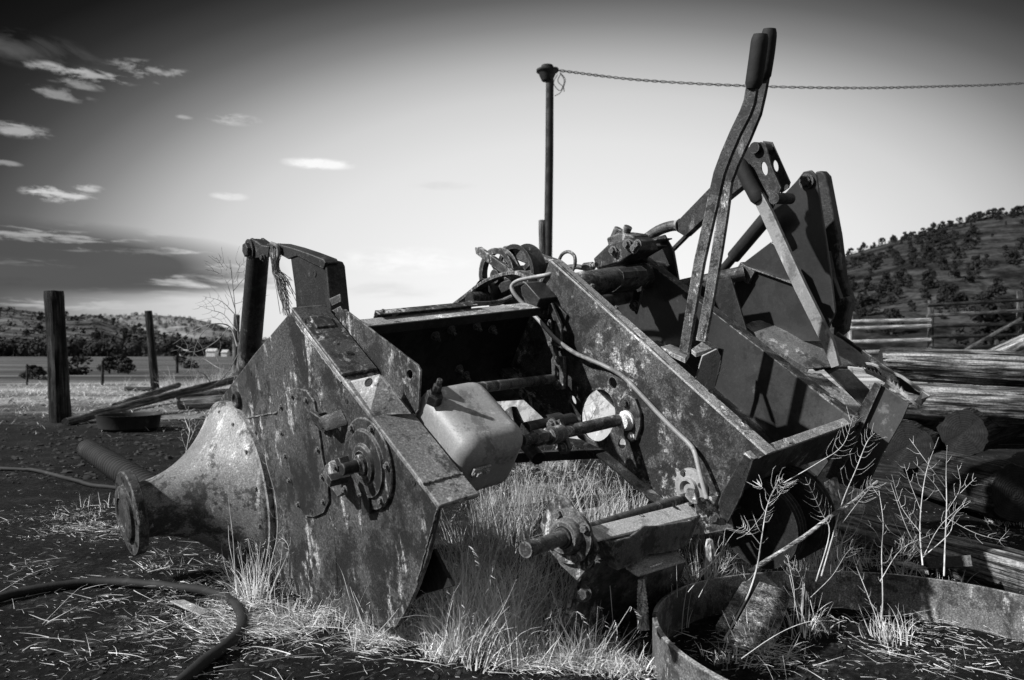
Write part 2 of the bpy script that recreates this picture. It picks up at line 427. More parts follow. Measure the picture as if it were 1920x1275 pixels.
# far white farm buildings in the valley
for i, (k, w, h) in enumerate([(346, 9, 4), (398, 13, 5), (423, 8, 4)]):
    y = 330; x = (k-960)/F*y
    e = empty('farm_building', (x, y, -.2))
    tag(e, ['small pale farm building nearest the slim post in the valley', 'widest pale farm building far in the valley', 'pale farm shed farthest right in the valley'][i], 'building', 'white farm buildings in the valley')
    mb = MB(); mb.box(V((-w/2*.3, -2, 0)), V((w*.3, 0, 0)), V((0, 4, 0)), V((0, 0, h*.5)))
    link('wall', mb.mesh('wall', 'white'), e)
    mb = MB(); mb.prism([V((-w*.17, -2.3, h*.5)), V((-w*.17, 2.3, h*.5)), V((-w*.17, 0, h*.5+1.2))], V((w*.34, 0, 0)))
    link('roof', mb.mesh('roof', 'pale'), e)

# ---------------------------------------------------------------- logs, posts
def log(name, p0, p1, r0, r1, mat='wood', endmat='woodend', seed=0, rough=.06, n=26, k=26, sq=0, lean=0):
    p0 = V(p0); p1 = V(p1); d = p1-p0; ln = d.length
    rt = d.to_track_quat('X', 'Z')
    vs = []; fs = []; mb = MB()
    for i in range(k):
        t = i/(k-1)
        for j in range(n):
            a = 2*math.pi*j/n; rr = r0+(r1-r0)*t
            e = 1+rough*noise.fractal(V((math.cos(a)*1.6, math.sin(a)*1.6, t*ln*1.3+seed*9)), .9, 2, 4)*1.6
            e += rough*.7*noise.noise(V((math.cos(a)*6, math.sin(a)*6, t*ln*.9+seed*5)))
            e -= rough*.9*max(0, .5-8*abs(noise.noise(V((math.cos(a)*2.5, math.sin(a)*2.5, t*ln*.35+seed*3)))))
            if i == 0 or i == k-1: e *= .95
            ca, sa = math.cos(a), math.sin(a)
            if sq:
                m_ = max(abs(ca), abs(sa)); q = (1-sq)+sq/m_; ca *= q; sa *= q
            bend = math.sin(t*3)*.015*ln*rough*8
            off = 0
            if i in (0, k-1): off = noise.noise(V((ca*3, sa*3, seed)))*rr*.05
            vs.append(V((t*ln+off, ca*rr*e, sa*rr*e+bend*.3)))
    for i in range(k-1):
        for j in range(n):
            j2 = (j+1) % n; fs.append((i*n+j, i*n+j2, (i+1)*n+j2, (i+1)*n+j))
    mb.add(vs, fs, True)
    for q, rev in ((0, True), (k-1, False)):
        c = sum((vs[q*n+j] for j in range(n)), V((0, 0, 0)))/n
        fs2 = [((j+1) % n, j, n) if rev else (j, (j+1) % n, n) for j in range(n)]
        mb.add([vs[q*n+j] for j in range(n)]+[c], fs2, False, 1)
    o = link(name, mb.mesh(name, [mat, endmat])); o.location = p0
    o.rotation_mode = 'QUATERNION'; o.rotation_quaternion = rt
    return o
def post(name, xb, yb, xt, yt, wpx, label, group=None, mat='wooddark', seed=0, Y=None):
    Y = Y or F*H/(yb-HY); b = W(xb, yb, Y); t = W(xt, yt, Y); b = b+(b-t).normalized()*.15
    return tag(log(name, b, t, wpx/2*Y/F*1.06, wpx/2*Y/F*.94, mat, 'woodend', seed, .07), label, 'post', group)
post('fence_post', 113, 792, 101, 546, 35, 'thick rough-split fence post at the far left', seed=1)
post('fence_post.001', 291, 731, 278, 583, 14, 'slim leaning fence post right of the thick post', seed=2)
post('fence_post.002', 441, 705, 444, 590, 12, 'fence post half hidden behind the tall dry weed', seed=3, mat='board')
post('fence_post.003', 51, 722, 51, 683, 4, 'tiny distant fence post left of the thick post', seed=4)
post('fence_post.004', 192, 722, 193, 676, 5, 'tiny distant fence post between the thick and slim posts', seed=5)
post('fence_post.005', 332, 700, 332, 666, 5, 'tiny distant fence post right of the slim post', seed=6)
post('wooden_stub_pole', 1019, 740, 1016, 413, 13, 'short wooden pole beside the foot of the utility pole', seed=7, mat='board')
# utility pole and cable
Yp = 18.0
up = empty('utility_pole', W(1028, 745, Yp)*1.0); tag(up, 'tall thin utility pole with a flared cap, seen against the sky', 'utility pole')
o_ = up.location.copy()
def part(mb, name, mat, parent, off, bev=0, **k):
    return link(name, mb.mesh(name, mat, off), parent, bev, **k)
mb = MB(); mb.tube([W(1027, 745, Yp), W(1027.5, 480, Yp), W(1030, 300, Yp), W(1031, 132, Yp)], [.108, .10, .095, .09], 14); part(mb, 'pole', 'black', up, o_)
mb = MB(); c = W(1026, 152, Yp); mb.lathe(c, V((0, 0, 1)), [(0, .07), (.01, .13), (.10, .17), (.2, .21), (.22, .255), (.26, .255), (.29, .15), (.36, .14), (.365, 0)], 20); part(mb, 'cap', 'black', up, o_)
mb = MB(); c = W(1042, 131, Yp); mb.tube([c+V((math.cos(a), 0, math.sin(a)))*.055 for a in [i*.5236 for i in range(13)]], .02, 8, cap=False); part(mb, 'insulator', 'black', up, o_)
wp = smooth_path([W(1047, 132, 18), W(1200, 150, 18.3), W(1400, 161, 18.6), W(1600, 165, 19), W(1760, 162, 19.4), W(1920, 156, 19.8), W(2200, 135, 20.5), W(2500, 95, 21)], 60)
mb = MB()
for q in (0, 1):
    pts = []
    for i, p in enumerate(wp):
        a = i*.62+q*math.pi; pts.append(p+V((0, math.cos(a), math.sin(a)))*.021)
    mb.tube(pts, .013, 6)
tag(link('overhead_cable', mb.mesh('overhead_cable', 'wire')), 'twisted overhead cable running right from the utility pole', 'cable')
mb = MB()
for pts in ([(1045, 140), (1038, 156), (1050, 170), (1058, 152), (1050, 136)], [(1050, 136), (1060, 150), (1052, 172), (1040, 180)], [(1052, 137), (1046, 152), (1056, 163), (1058, 172)]):
    mb.tube(smooth_path([W(x, y, 18) for x, y in pts], 6), .009, 5)
tag(link('loose_wire', mb.mesh('loose_wire', 'wire')), 'loose wire ends curling below the pole cap', 'wire')
# poles lying at the left
def lay(name, a, b, wa, wb, label, Ya=None, Yb=None, mat='board', cat='log', **k):
    pa = W(a[0], a[1], Ya) if Ya else G(a[0], a[1], .05); pb = W(b[0], b[1], Yb) if Yb else G(b[0], b[1], .05)
    return tag(log(name, pa, pb, wa/2*pa.y/F, wb/2*pb.y/F, mat, 'woodend', len(name)+a[0], .05, **k), label, cat)
lay('fallen_pole', (122, 792), (440, 712), 16, 14, 'long pole lying from the thick post toward the machine', 9.2, 13.5)
lay('fallen_pole.001', (215, 762), (335, 722), 13, 10, 'shorter pole lying across the long pole', 11.2, 14.5)
lay('short_log', (338, 758), (425, 752), 24, 24, 'short thick log lying on the ground beyond the long pole', 11.5, 11.4)
lay('short_log.001', (330, 742), (430, 735), 14, 14, 'thin log behind the short thick log', 13, 13.4)
lay('plank', (236, 729), (287, 730), 9, 8, 'dark plank flat on the dry grass before the slim post', mat='wooddark', cat='plank')
# log pile on the right
def rl(name, x0, y0, Y0, x1, y1, Y1, r0, r1, label, mat='wood', sq=0, cat='log', seed=1):
    return tag(log(name, W(x0, y0, Y0), W(x1, y1, Y1), r0, r1, mat, 'woodend', seed, .095, k=44, n=40, sq=sq), label, cat)
rl('pile_log', 1650, 681, 4.7, 2150, 706, 4.35, .090, .115, 'topmost round log of the pile at the right', seed=3)
rl('pile_log.001', 1660, 750, 4.45, 2200, 780, 4.1, .112, .122, 'broad pale cracked log under the topmost log', seed=8)
rl('pile_log.002', 1640, 815, 4.95, 2250, 800, 4.75, .10, .12, 'log low in the pile behind the two dark log ends', 'board', seed=11)
rl('pile_log.003', 1806, 812, 4.2, 1990, 755, 6.4, .13, .12, 'log with its dark round sawn end toward the viewer, right of the other end', 'wooddark', seed=14)
rl('pile_log.004', 1702, 836, 4.3, 1880, 780, 6.6, .13, .12, 'log with its dark round sawn end just behind the angle iron', 'wooddark', seed=17)
rl('pile_log.005', 1905, 925, 3.7, 1720, 880, 4.5, .135, .13, 'lowest log with a split end at the right edge of the pile', 'wooddark', .15, seed=21)
rl('pile_log.006', 1990, 955, 3.9, 1640, 900, 4.75, .10, .10, 'dark log on the ground at the foot of the pile', 'wooddark', seed=23)
rl('squared_beam', 1585, 985, 3.45, 2050, 1125, 2.55, .062, .085, 'long squared beam on the ground with a pale top edge', 'wood', .8, 'beam', seed=25)
for i, (x0, y0, x1, y1, l_) in enumerate([(1858, 668, 1990, 610, 'pale pole slanting up behind the log pile'), (1880, 672, 2010, 628, 'second pale pole slanting behind the log pile, the lower one')]):
    rl('slanting_pole.%03d' % i if i else 'slanting_pole', x0, y0, 8+i*.3, x1, y1, 8.5, .07, .07, l_, 'rail', cat='pole', seed=30+i)
lay('ground_board', (935, 925), (1125, 908), 22, 20, 'grey board lying in the grass behind the machine', 4.4, 4.4, mat='board', sq=.8, cat='board')
lay('ground_board.001', (950, 962), (1150, 935), 22, 20, 'dark board in the weeds in front of the grey board', 3.9, 3.95, mat='wooddark', sq=.8, cat='board')
# corral fence at the right
Yf = 21.0
fe = empty('corral_fence', (9.3, Yf, 0)); tag(fe, 'weathered rail fence of the corral behind the log pile', 'fence')
def fpart(name, x0, y0, x1, y1, w, mat, Y=Yf, seed=1):
    a = W(x0, y0, Y); b = W(x1, y1, Y)
    o = log(name, a, b, w/2*Y/F, w/2*Y/F, mat, mat, seed, .06, n=12, k=14, sq=.3)
    o.parent = fe; o.location = a-fe.location; return o
for i, (x, t) in enumerate([(1594, 592), (1745, 563), (1912, 545), (2080, 540)]):
    fpart('post', x, 725, x, t, 10, 'board' if i else 'rail', Yf+.2, i)
for i, (x0, y0, x1, y1, m_) in enumerate([(1590, 603, 1745, 600, 'rail'), (1590, 616, 1745, 611, 'rail'), (1590, 641, 1745, 637, 'rail'), (1590, 661, 1745, 656, 'rail'), (1590, 684, 1745, 680, 'rail'),
        (1738, 573, 1925, 562, 'wooddark'), (1738, 592, 1925, 582, 'board'), (1745, 612, 1925, 606, 'wooddark'), (1745, 632, 1925, 628, 'wooddark'), (1745, 652, 1925, 650, 'wooddark'), (1912, 562, 2090, 560, 'wooddark'), (1912, 606, 2090, 604, 'wooddark')]):
    fpart('rail', x0, y0, x1, y1, 7, m_, Yf, i+5)
fpart('brace', 1800, 662, 1914, 598, 6, 'board', Yf-.3, 44)
# tub
ct = G(242, 806)
mb = MB(); mb.lathe(ct, V((0, 0, 1)), [(0, .0), (0.0, .28), (.03, .31), (.16, .335), (.175, .345), (.175, .325), (.15, .31), (.03, .28), (.03, 0)], 40)
tag(link('feed_tub', mb.mesh('feed_tub', 'rubber')), 'low round black rubber tub on the bare ground', 'tub')
# corrugated pipe
a = G(165, 842, .075); b = G(330, 948, .075); d = (b-a); prof = []
n_ = int(d.length/.021)
for i in range(n_):
    prof.append((d.length*i/n_, .074+(.010 if i % 4 in (1, 2) else -.010)))
mb = MB(); a2 = a+V((0, 0, .0)); mb.lathe(a2, d, [(.02, .055)]+prof+[(d.length, .03)], 26)
tag(link('corrugated_pipe', mb.mesh('corrugated_pipe', 'rubber')), 'ribbed dark pipe lying behind the wheel flange', 'pipe')
# hoses
def ghose(name, pts, r, label, z=0.0, ext=()):
    mb = MB(); pp_ = smooth_path([G(x, y, r*.7+z) for x, y in pts], 8); zs = [gz(p.x, p.y) for p in pp_]
    for i, p in enumerate(pp_): p.z += max(zs[max(0, i-4):i+5])*.8+.004
    mb.tube(pp_, [r*(1+.10*noise.noise(V((i*.35, r*90, 0)))) for i in range(len(pp_))], 14)
    return tag(link(name, mb.mesh(name, 'rubber')), label, 'hose')
ghose('rubber_hose', [(-120, 1165), (0, 1122), (130, 1100), (200, 1095), (275, 1099), (335, 1106), (395, 1112), (432, 1128), (452, 1155), (450, 1185), (420, 1216), (375, 1247), (320, 1290), (250, 1350)], .0165, 'thick black hose curving through the straw in the foreground')
ghose('black_cable', [(-80, 872), (0, 880), (60, 884), (120, 899), (170, 911), (222, 918), (300, 935)], .013, 'thin black hose on bare soil left of the wheel flange')
# steel hoop
c = V((.985, 1.98, -.01)); mb = MB(); vs = []; fs = []; n = 96
for i in range(n):
    a = 2*math.pi*i/n; wob = 1+.012*math.sin(3*a)
    for (rr, z) in ((.609, 0), (.609, .14), (.596, .142), (.596, 0)):
        vs.append(c+V((math.cos(a)*rr*wob, math.sin(a)*rr*wob, z+.006*math.sin(2*a+1))))
for i in range(n):
    j = (i+1) % n
    for q in range(4): q2 = (q+1) % 4; fs.append((i*4+q, j*4+q, j*4+q2, i*4+q2))
mb.add(vs, fs, False); hp = link('steel_hoop', mb.mesh('steel_hoop', ['hoop', 'edge']), None, .002); tag(hp, 'wide rusty steel band bent into a hoop in the foreground', 'hoop')
for p in hp.data.polygons:
    p.use_smooth = abs(p.normal.z) < .5
    if p.normal.z > .5: p.material_index = 1 if noise.noise(p.center*6) > -.15 else 0  # rim highlight put into the colour: paler worn metal on the top lip
# slab leaning in the hoop
def slab(name, pts, th, mat, label, cat, bev=.0015):
    pts = [V(p) for p in pts]; n_ = (pts[1]-pts[0]).cross(pts[2]-pts[0]).normalized()
    if n_.y < 0: n_ = -n_
    mb = MB(); mb.prism(pts, n_*th); return tag(link(name, mb.mesh(name, mat), None, bev), label, cat)
slab('rough_slab', [W(1424, 1090, 2.52), W(1486, 1110, 2.5), W(1448, 1222, 2.2), W(1366, 1196, 2.2)], .05, 'concrete', 'coarse grainy slab leaning inside the steel hoop', 'slab')
slab('narrow_slab', [W(1398, 1080, 2.56), W(1416, 1086, 2.54), W(1362, 1180, 2.3), W(1342, 1172, 2.3)], .03, 'concrete', 'narrow grainy strip standing left of the coarse slab', 'slab')
slab('flat_bracket', [G(318, 1126, .02), G(345, 1124, .02), G(396, 1146, .02), G(375, 1153, .02)], .006, 'edge', 'small flat steel strap lying in the straw by the hose', 'bracket')
# thin rod leaning at right
mb = MB(); mb.tube(smooth_path([W(1645, 903, 2.45), W(1600, 940, 2.40), W(1560, 966, 2.36), W(1508, 1006, 2.3), W(1455, 1040, 2.27), W(1405, 1072, 2.24)], 5), [.0052+.0022*math.sin(i*.9)*.3+.002*i/25 for i in range(26)], 8)
tag(link('bent_stick', mb.mesh('bent_stick', 'rail')), 'long thin barky stick slanting from the hoop up to the right', 'rod')
# notched peg on its block
mb = MB(); a = W(1207, 1180, 2.16); b = W(1202, 1086, 2.18); d = (b-a); prof = []
for i in range(40):
    t = i/39; prof.append((d.length*t, (.0205-.010*t)*(1+.09*(1 if i % 3 else -1)*(t > .25))))
mb.lathe(a, d, [(0, 0)]+[(h_, r_*.93) for h_, r_ in prof]+[(d.length, 0)], 8, False)
tag(link('notched_peg', mb.mesh('notched_peg', 'pegwood')), 'pale notched wooden peg standing on the wood block', 'peg')
bo = W(1165, 1178, 2.32)
slabb = MB(); slabb.prism([W(1163, 1172, 2.21), W(1214, 1167, 2.25), W(1244, 1190, 2.14), W(1196, 1198, 2.10)], V((0, 0, -.14)))
tag(link('wood_block', slabb.mesh('wood_block', 'wooddark'), None, .006), 'dark cracked wood block holding up the notched peg', 'block')
mb = MB(); mb.lathe(W(1332, 1085, 2.55), V((-.02, 0, 1)), [(0, .022), (.05, .024), (.10, .018), (.13, .011), (.135, 0)], 8)
tag(link('round_peg', mb.mesh('round_peg', 'pegwood')), 'blunt pale peg standing under the square end plate', 'peg')
mb = MB(); mb.lathe(W(1332, 1160, 2.62), V((0.01, 0, 1)), [(0, .05), (.12, .045), (.17, .035), (.175, 0)], 8); tag(link('wood_stump', mb.mesh('wood_stump', 'board'), None), 'short broken stump under the blunt peg', 'stump')
mb = MB(); mb.prism([W(1592, 965, 3.2), W(1620, 965, 3.2), W(1614, 915, 3.2), W(1600, 912, 3.2)], V((0, .05, 0))); tag(link('wood_wedge', mb.mesh('wood_wedge', 'woodpale')), 'small pale wedge of wood on the squared beam', 'wedge')
# bolted strap lying by the beam
slab('bolted_strap', [W(1735, 1046, 2.78), W(1820, 1040, 2.7), W(1824, 1062, 2.68), W(1740, 1066, 2.76)], .008, 'dark', 'flat steel strap with a bolt lying by the squared beam', 'strap')
slab('wood_lath', [G(1660, 1040, .03), G(1668, 1050, .03), G(1742, 1073, .03), G(1736, 1062, .03)], .01, 'rail', 'short pale lath in the weeds before the squared beam', 'lath')
# pale sheet behind the machine
slab('pale_sheet', [W(940, 738, 4.75), W(1170, 725, 4.1), W(1175, 835, 3.95), W(940, 805, 4.6)], .01, 'cast', 'pale metal sheet seen through the openings behind the machine', 'sheet')

# ================================================================ THE MACHINE
mach = empty('wrecked_machine', (-.37, 2.3, 0)); OM = mach.location.copy()
tag(mach, 'wrecked rusty farm machine chassis with gear housing, axle horn and levers, lying tilted', 'machine')
def mp(mb, name, mat, parent=None, bev=.002, label=None, **k):
    o = link(name, mb.mesh(name, mat, OM), parent or mach, bev, **k)
    if label: o['label'] = label
    return o
def pr(name, pts, u, th, mat, parent=None, bev=.002, **k):     # traced outline on a plane across the machine, with thickness
    mb = MB(); mb.prism([P(x, y, u) for x, y in pts], U*th); return mp(mb, name, mat, parent, bev, **k)
# shared bolt mesh
bb = MB(); bb.lathe(V((0, 0, 0)), V((0, 0, 1)), [(0, 1.45), (.25, 1.45), (.25, 1.0)], 14, False)
bb.lathe(V((0, 0, 0)), V((0, 0, 1)), [(.25, 1.0), (1.05, 1.0), (1.2, .85), (1.2, 0)], 6, False)
bolt_me = {k: bb.mesh('bolt', k) for k in ('mid', 'dark', 'edge', 'white')}
hb = MB(); hb.lathe(V((0, 0, 0)), V((0, 0, 1)), [(.02, 0), (.02, .8), (.18, .85), (.18, 1.2), (0, 1.3)], 16, False)
hole_me = hb.mesh('bolt_hole', 'black')
def bolt(p, nrm, r, parent=None, mat='mid', name='bolt', hs=1.0):
    o = bpy.data.objects.new(name, bolt_me[mat] if name == 'bolt' else hole_me); col.objects.link(o)
    o.parent = parent or mach; o.location = p-OM; o.scale = (r, r, r*hs)
    o.rotation_mode = 'QUATERNION'; o.rotation_quaternion = nrm.to_track_quat('Z', 'Y') @ Matrix.Rotation(R.uniform(0, 1), 3, 'Z').to_quaternion()
    return o
def hole_plate(name, outer, holes, u, th, mat, parent=None, bev=.0015):
    X = L; Yb = U.cross(L)                       # local basis
    o0 = P(*outer[0], u)
    cu = bpy.data.curves.new(name, 'CURVE'); cu.dimensions = '2D'; cu.fill_mode = 'BOTH'; cu.extrude = th/2; cu.bevel_depth = 0
    for poly in [outer]+holes:
        sp = cu.splines.new('POLY'); sp.points.add(len(poly)-1); sp.use_cyclic_u = True
        for i, (x, y) in enumerate(poly):
            q = P(x, y, u)-o0; sp.points[i].co = (q.dot(X), q.dot(Yb), 0, 1)
    ob = bpy.data.objects.new(name, cu); col.objects.link(ob)
    dg = bpy.context.evaluated_depsgraph_get(); dg.update()
    me = bpy.data.meshes.new_from_object(ob.evaluated_get(dg)); bpy.data.objects.remove(ob)
    Mx = Matrix((X, Yb, U)).transposed().to_4x4(); Mx.translation = o0+U*th/2-OM
    me.transform(Mx); me.materials.clear(); me.materials.append(M[mat])
    bm = bmesh.new(); bm.from_mesh(me); bmesh.ops.remove_doubles(bm, verts=bm.verts, dist=.0003); bmesh.ops.dissolve_limit(bm, angle_limit=.02, verts=bm.verts, edges=bm.edges); bmesh.ops.recalc_face_normals(bm, faces=bm.faces); bm.to_mesh(me); bm.free()
    me.name = name
    return link(name, me, parent or mach, bev, ang=60)
def ell(cx, cy, a, b, n=28, rot=0):
    c_, s_ = math.cos(rot), math.sin(rot)
    return [(cx+a*math.cos(t)*c_-b*math.sin(t)*s_, cy+a*math.cos(t)*s_+b*math.sin(t)*c_) for t in [2*math.pi*i/n for i in range(n)]]

# --- gear housing
front = [(548, 584), (538, 592), (478, 662), (416, 744), (372, 832), (372, 900), (430, 1040), (510, 1072), (535, 1102), (560, 1122), (590, 1142), (628, 1156), (680, 1170), (742, 1178), (765, 1140), (783, 1098), (800, 1050), (812, 1000), (822, 946), (760, 862), (690, 772), (640, 700), (590, 632), (562, 592)]
gh = pr('gear_housing', front, 0, .014, 'plate', mach, .003)
def dhole(x, y, a, b, u, par):
    mb = MB(); mb.prism([P(px_, py_, u-.0015) for px_, py_ in ell(x, y, a, b, 18)], U*.002); return mp(mb, 'slot_hole', 'black', par, 0)
dhole(582, 1077, 3.6, 9, 0, gh)
pr('housing_core', [(560, 606), (490, 668), (430, 744), (392, 832), (392, 900), (440, 1030), (520, 1060), (580, 1120), (640, 1140), (700, 1150), (728, 1090), (745, 1000), (765, 920), (690, 800), (600, 660)], .014, .09, 'black', gh, .01)
pr('bottom_foot', [(812, 1030), (848, 1100), (790, 1115), (745, 1150), (730, 1100)], .05, .012, 'black', gh)
# top plate
e1 = P(546, 582, -.006); e2 = P(824, 948, -.006); ea = (e2-e1); nT = U.cross(ea).normalized(); nT = nT if nT.z > 0 else -nT
mb = MB(); mb.prism([e1, e2, e2+U*.128, e1+U*.128], -nT*.016)
tpp = mp(mb, 'top_plate', 'cast2', gh, .004)
m1 = e1+ea*.40
mb = MB(); mb.prism([e1+nT*.001-U*.002, m1+nT*.001-U*.002, m1+U*.118+nT*.001, e1+U*.118+nT*.001], nT*.012)
mp(mb, 'upper_cover', 'mid', gh, .004)
mb = MB(); mb.prism([P(578, 603, .02)+nT*.002, P(592, 624, .02)+nT*.002, P(592, 624, .02)+U*.065+nT*.002, P(578, 603, .02)+U*.065+nT*.002], nT*.02); mp(mb, 'pad', 'mid', gh, .003)
# gusset wedge
g1 = P(641, 718, -.004); g2 = P(712, 701, .06); g3 = P(692, 779, -.004); g4 = P(772, 776, .1)
mb = MB(); mb.add([g1, g2, g3, g4], [(0, 2, 1), (1, 2, 3), (0, 3, 2), (0, 1, 3)]); mp(mb, 'gusset', 'cast2', gh, .001)
bolt(g1*.25+g2*.6+g3*.15, (g2-g1).cross(g3-g1).normalized()*(-1 if (g2-g1).cross(g3-g1).y > 0 else 1), .011, gh, name='bolt_hole')
# side flange sheet behind the top plate
sf = hole_plate('side_flange', [(624, 598), (632, 584), (646, 580), (700, 620), (782, 684), (788, 694), (784, 768), (778, 778), (742, 738), (690, 676)], [ell(768, 702, 6, 9, 14)], .118, .006, 'plate', gh)
pr('tab', [(617, 560), (637, 551), (639, 566), (622, 574)], .13, .005, 'mid', gh)
pr('tab', [(622, 582), (637, 574), (642, 582), (632, 590)], .126, .005, 'mid', gh)
# round grommet on the plate
c = P(446, 749, -.002); mb = MB(); mb.lathe(c, -U, [(0, .032), (.012, .031), (.014, .024), (.006, .019), (.004, 0)], 24); mp(mb, 'grommet', 'dark', gh, 0)
# slot cover
sl = [(521, 768), (523, 748), (536, 733), (556, 727), (574, 732), (588, 752), (596, 800), (604, 860), (614, 905), (616, 940), (606, 962), (588, 970), (572, 968), (559, 950), (550, 915), (540, 870), (531, 820)]
sc = pr('slot_cover', sl, -.008, .008, 'plate', gh, .002)
for x, y in [(549, 743), (575, 750), (528, 763), (529, 812), (597, 843), (536, 855), (543, 901), (605, 894), (607, 941), (560, 946)]:
    bolt(P(x, y, -.008), -U, .0075, sc, 'mid')
bolt(P(584, 959, -.008), -U, .008, sc, name='bolt_hole')
# hook bracket
mb = MB(); q = [P(603, 772, 0), P(622, 768, -.03), P(640, 778, -.05), P(648, 796, -.045)]
mb.prism([P(595, 776, 0), P(612, 772, 0), P(612, 772, -.0)-U*.055, P(595, 776, 0)-U*.04], V((0, 0, -.012)))
mb.prism([P(612, 765, 0)-U*.055, P(628, 776, 0)-U*.055, P(640, 797, 0)-U*.05, P(630, 800, 0)-U*.05, P(606, 775, 0)-U*.055], U*.012)
mb.prism([P(640, 765, 0), P(652, 790, 0), P(640, 797, 0)-U*.05, P(628, 776, 0)-U*.055], V((0, 0, -.012)))
mp(mb, 'hook_bracket', 'dark', gh, .003)
pr('lower_bracket', [(588, 772), (600, 780), (612, 800), (608, 812), (596, 806), (586, 790)], -.018, .01, 'mid', gh)
pr('flat_tab', [(676, 920), (690, 930), (692, 965), (678, 966)], -.02, .02, 'dark', gh)
# bearing cover with shaft
c = P(694, 868, 0); k_ = c.y/F
br = MB(); br.lathe(c, -U, [(0, 88*k_), (.008, 88*k_), (.011, 86*k_), (.011, 66*k_), (.019, 63*k_), (.020, 40*k_), (.028, 36*k_), (.030, 26*k_), (.024, 24*k_), (.024, 0)], 64)
bc = mp(br, 'bearing_cover', 'plate', gh, 0)
for i in range(6):
    a = i*math.pi/3+.35; bolt(c-U*.011+(L*math.cos(a)+T*math.sin(a))*77*k_, -U, .009, bc, 'mid')
mb = MB(); mb.lathe(c, -U, [(.02, 21*k_), (.036, 20*k_), (.037, 14*k_), (.044, 13*k_), (.044, 0)], 40); mp(mb, 'seal_ring', 'mid', bc, 0)
mb = MB(); mb.lathe(c, -U, [(.03, 11.5*k_), (.088, 11.5*k_), (.09, 10*k_), (.09, 0)], 20); mb.box(P(652, 893, -.05)-L*.013-T*.013, -U*.06, L*.026, T*.026); mp(mb, 'shaft', 'dark', bc, .001)
# little yoke left of the shaft
y0 = P(634, 893, 0)
mb = MB(); mb.prism([P(x, y, -.03) for x, y in [(620, 870), (630, 862), (640, 868), (642, 885), (650, 900), (652, 925), (644, 930), (636, 918), (622, 905), (616, 888)]], -U*.02); mp(mb, 'yoke', 'mid', gh, .004)
pr('yoke_pin', [(626, 860), (634, 858), (640, 872), (632, 876)], -.05, .05, 'dark', gh)
bolt(P(648, 918, -.05), -U, .009, gh); bolt(P(630, 876, -.05), -U, .008, gh)
for x, y in [(600, 822), (528, 762), (650, 752), (470, 700), (480, 812), (776, 905), (556, 806)]:
    bolt(P(x, y, -.001), -U, .006, gh, name='bolt_hole')
bolt(P(569, 602, -.001), -U, .012, gh, name='bolt_hole')

def weld(p, q, r, par, n=26):
    mb = MB(); rr_ = random.Random(int(p.x*999)); pts = [p+(q-p)*(i/n)+V((rr_.gauss(0, .0008), rr_.gauss(0, .0008), rr_.gauss(0, .0008))) for i in range(n+1)]
    mb.tube(pts, [r*rr_.uniform(.6, 1.25) for _ in pts], 7); return mp(mb, 'weld_bead', 'mid', par, 0)
weld(P(441, 788, -.001), P(520, 773, -.001), .0035, gh)
weld(P(793, 908, -.007)+nT*.001, P(793, 908, -.007)+nT*.001+U*.125, .004, gh)
weld(P(555, 604, -.001), P(640, 716, -.001), .003, gh)
weld(P(782, 1092, -.001), P(820, 955, -.001), .003, gh)
for x_, y_ in ((604, 690), (615, 705), (612, 655), (735, 846), (760, 880)):
    q = P(x_, y_, 0)+U*.03+nT*.018; bolt(q, nT, .008, gh, 'mid', hs=.5)
# --- axle horn (lathe)
hc = P(446, 915, 0)
hk = hc.y/F; R0 = 163*hk
ln = (slide(hc, U, 240)-hc).length
prof = [(0, R0*1.02), (.018, R0*1.02), (.02, R0*.985), (.03, R0*.97)]
for i in range(1, 22):
    t = i/21; prof.append((.03+(ln-.03)*t*.98, R0*(.295+.675*(1-t)**2.4)))
mb = MB(); mb.lathe(hc, -U, prof, 72)
horn = mp(mb, 'axle_horn', 'cast2', mach, 0)
for i in range(14):
    a = i*2*math.pi/14+.1
    bolt(hc-U*.03+(L*math.cos(a)+T*math.sin(a))*R0*.90, -U, .0115, horn, 'mid', hs=1.2)
fc = hc-U*ln; fr = 80*fc.y/F
mb = MB(); mb.lathe(fc, -U, [(-.03, .10), (-.03, fr*.98), (-.026, fr), (.0, fr), (.004, fr*.98), (.005, fr*.68), (.016, fr*.66), (.022, fr*.60), (.024, fr*.40), (.018, fr*.36), (.02, 0)], 56)
flg = mp(mb, 'wheel_flange', 'hub', horn, 0)
for i in range(8):
    a = i*math.pi/4+.2; bolt(fc-U*.005+(L*math.cos(a)+T*math.sin(a))*fr*.83, -U, .010, flg, name='bolt_hole')

# --- the two uprights behind the housing
mb = MB()
a = P(486, 455, .15); b = P(465, 700, .15)
mb.tube([a, b], [20*a.y/F, 20.5*b.y/F], 24); lp = mp(mb, 'upright', 'dark', mach, 0)
pr('clevis', [(462, 458), (470, 446), (490, 460), (504, 462), (502, 482), (474, 484), (462, 476)], .10, .01, 'dark', lp, .002)
pr('clevis', [(484, 452), (490, 446), (506, 457), (504, 470), (488, 470)], .20, .01, 'dark', lp, .002)
bolt(P(468, 468, .095), -U, .028, lp, 'dark', hs=.6); bolt(P(494, 483, .095), -U, .010, lp, 'dark')
mb = MB(); mb.prism([P(x, y, .13) for x, y in [(544, 482), (556, 478), (608, 492), (612, 500), (622, 596), (556, 590), (552, 540)]], U*.07); ru = mp(mb, 'upright', 'dark', mach, .006, seg=3)
bolt(P(590, 513, .129), -U, .009, ru, name='bolt_hole')
arc = [(500, 457), (522, 458), (548, 465), (575, 474), (606, 486), (610, 493), (606, 505), (556, 480), (540, 486), (522, 476), (500, 472)]
pr('link_bar', arc, .125, .05, 'dark', ru, .003)

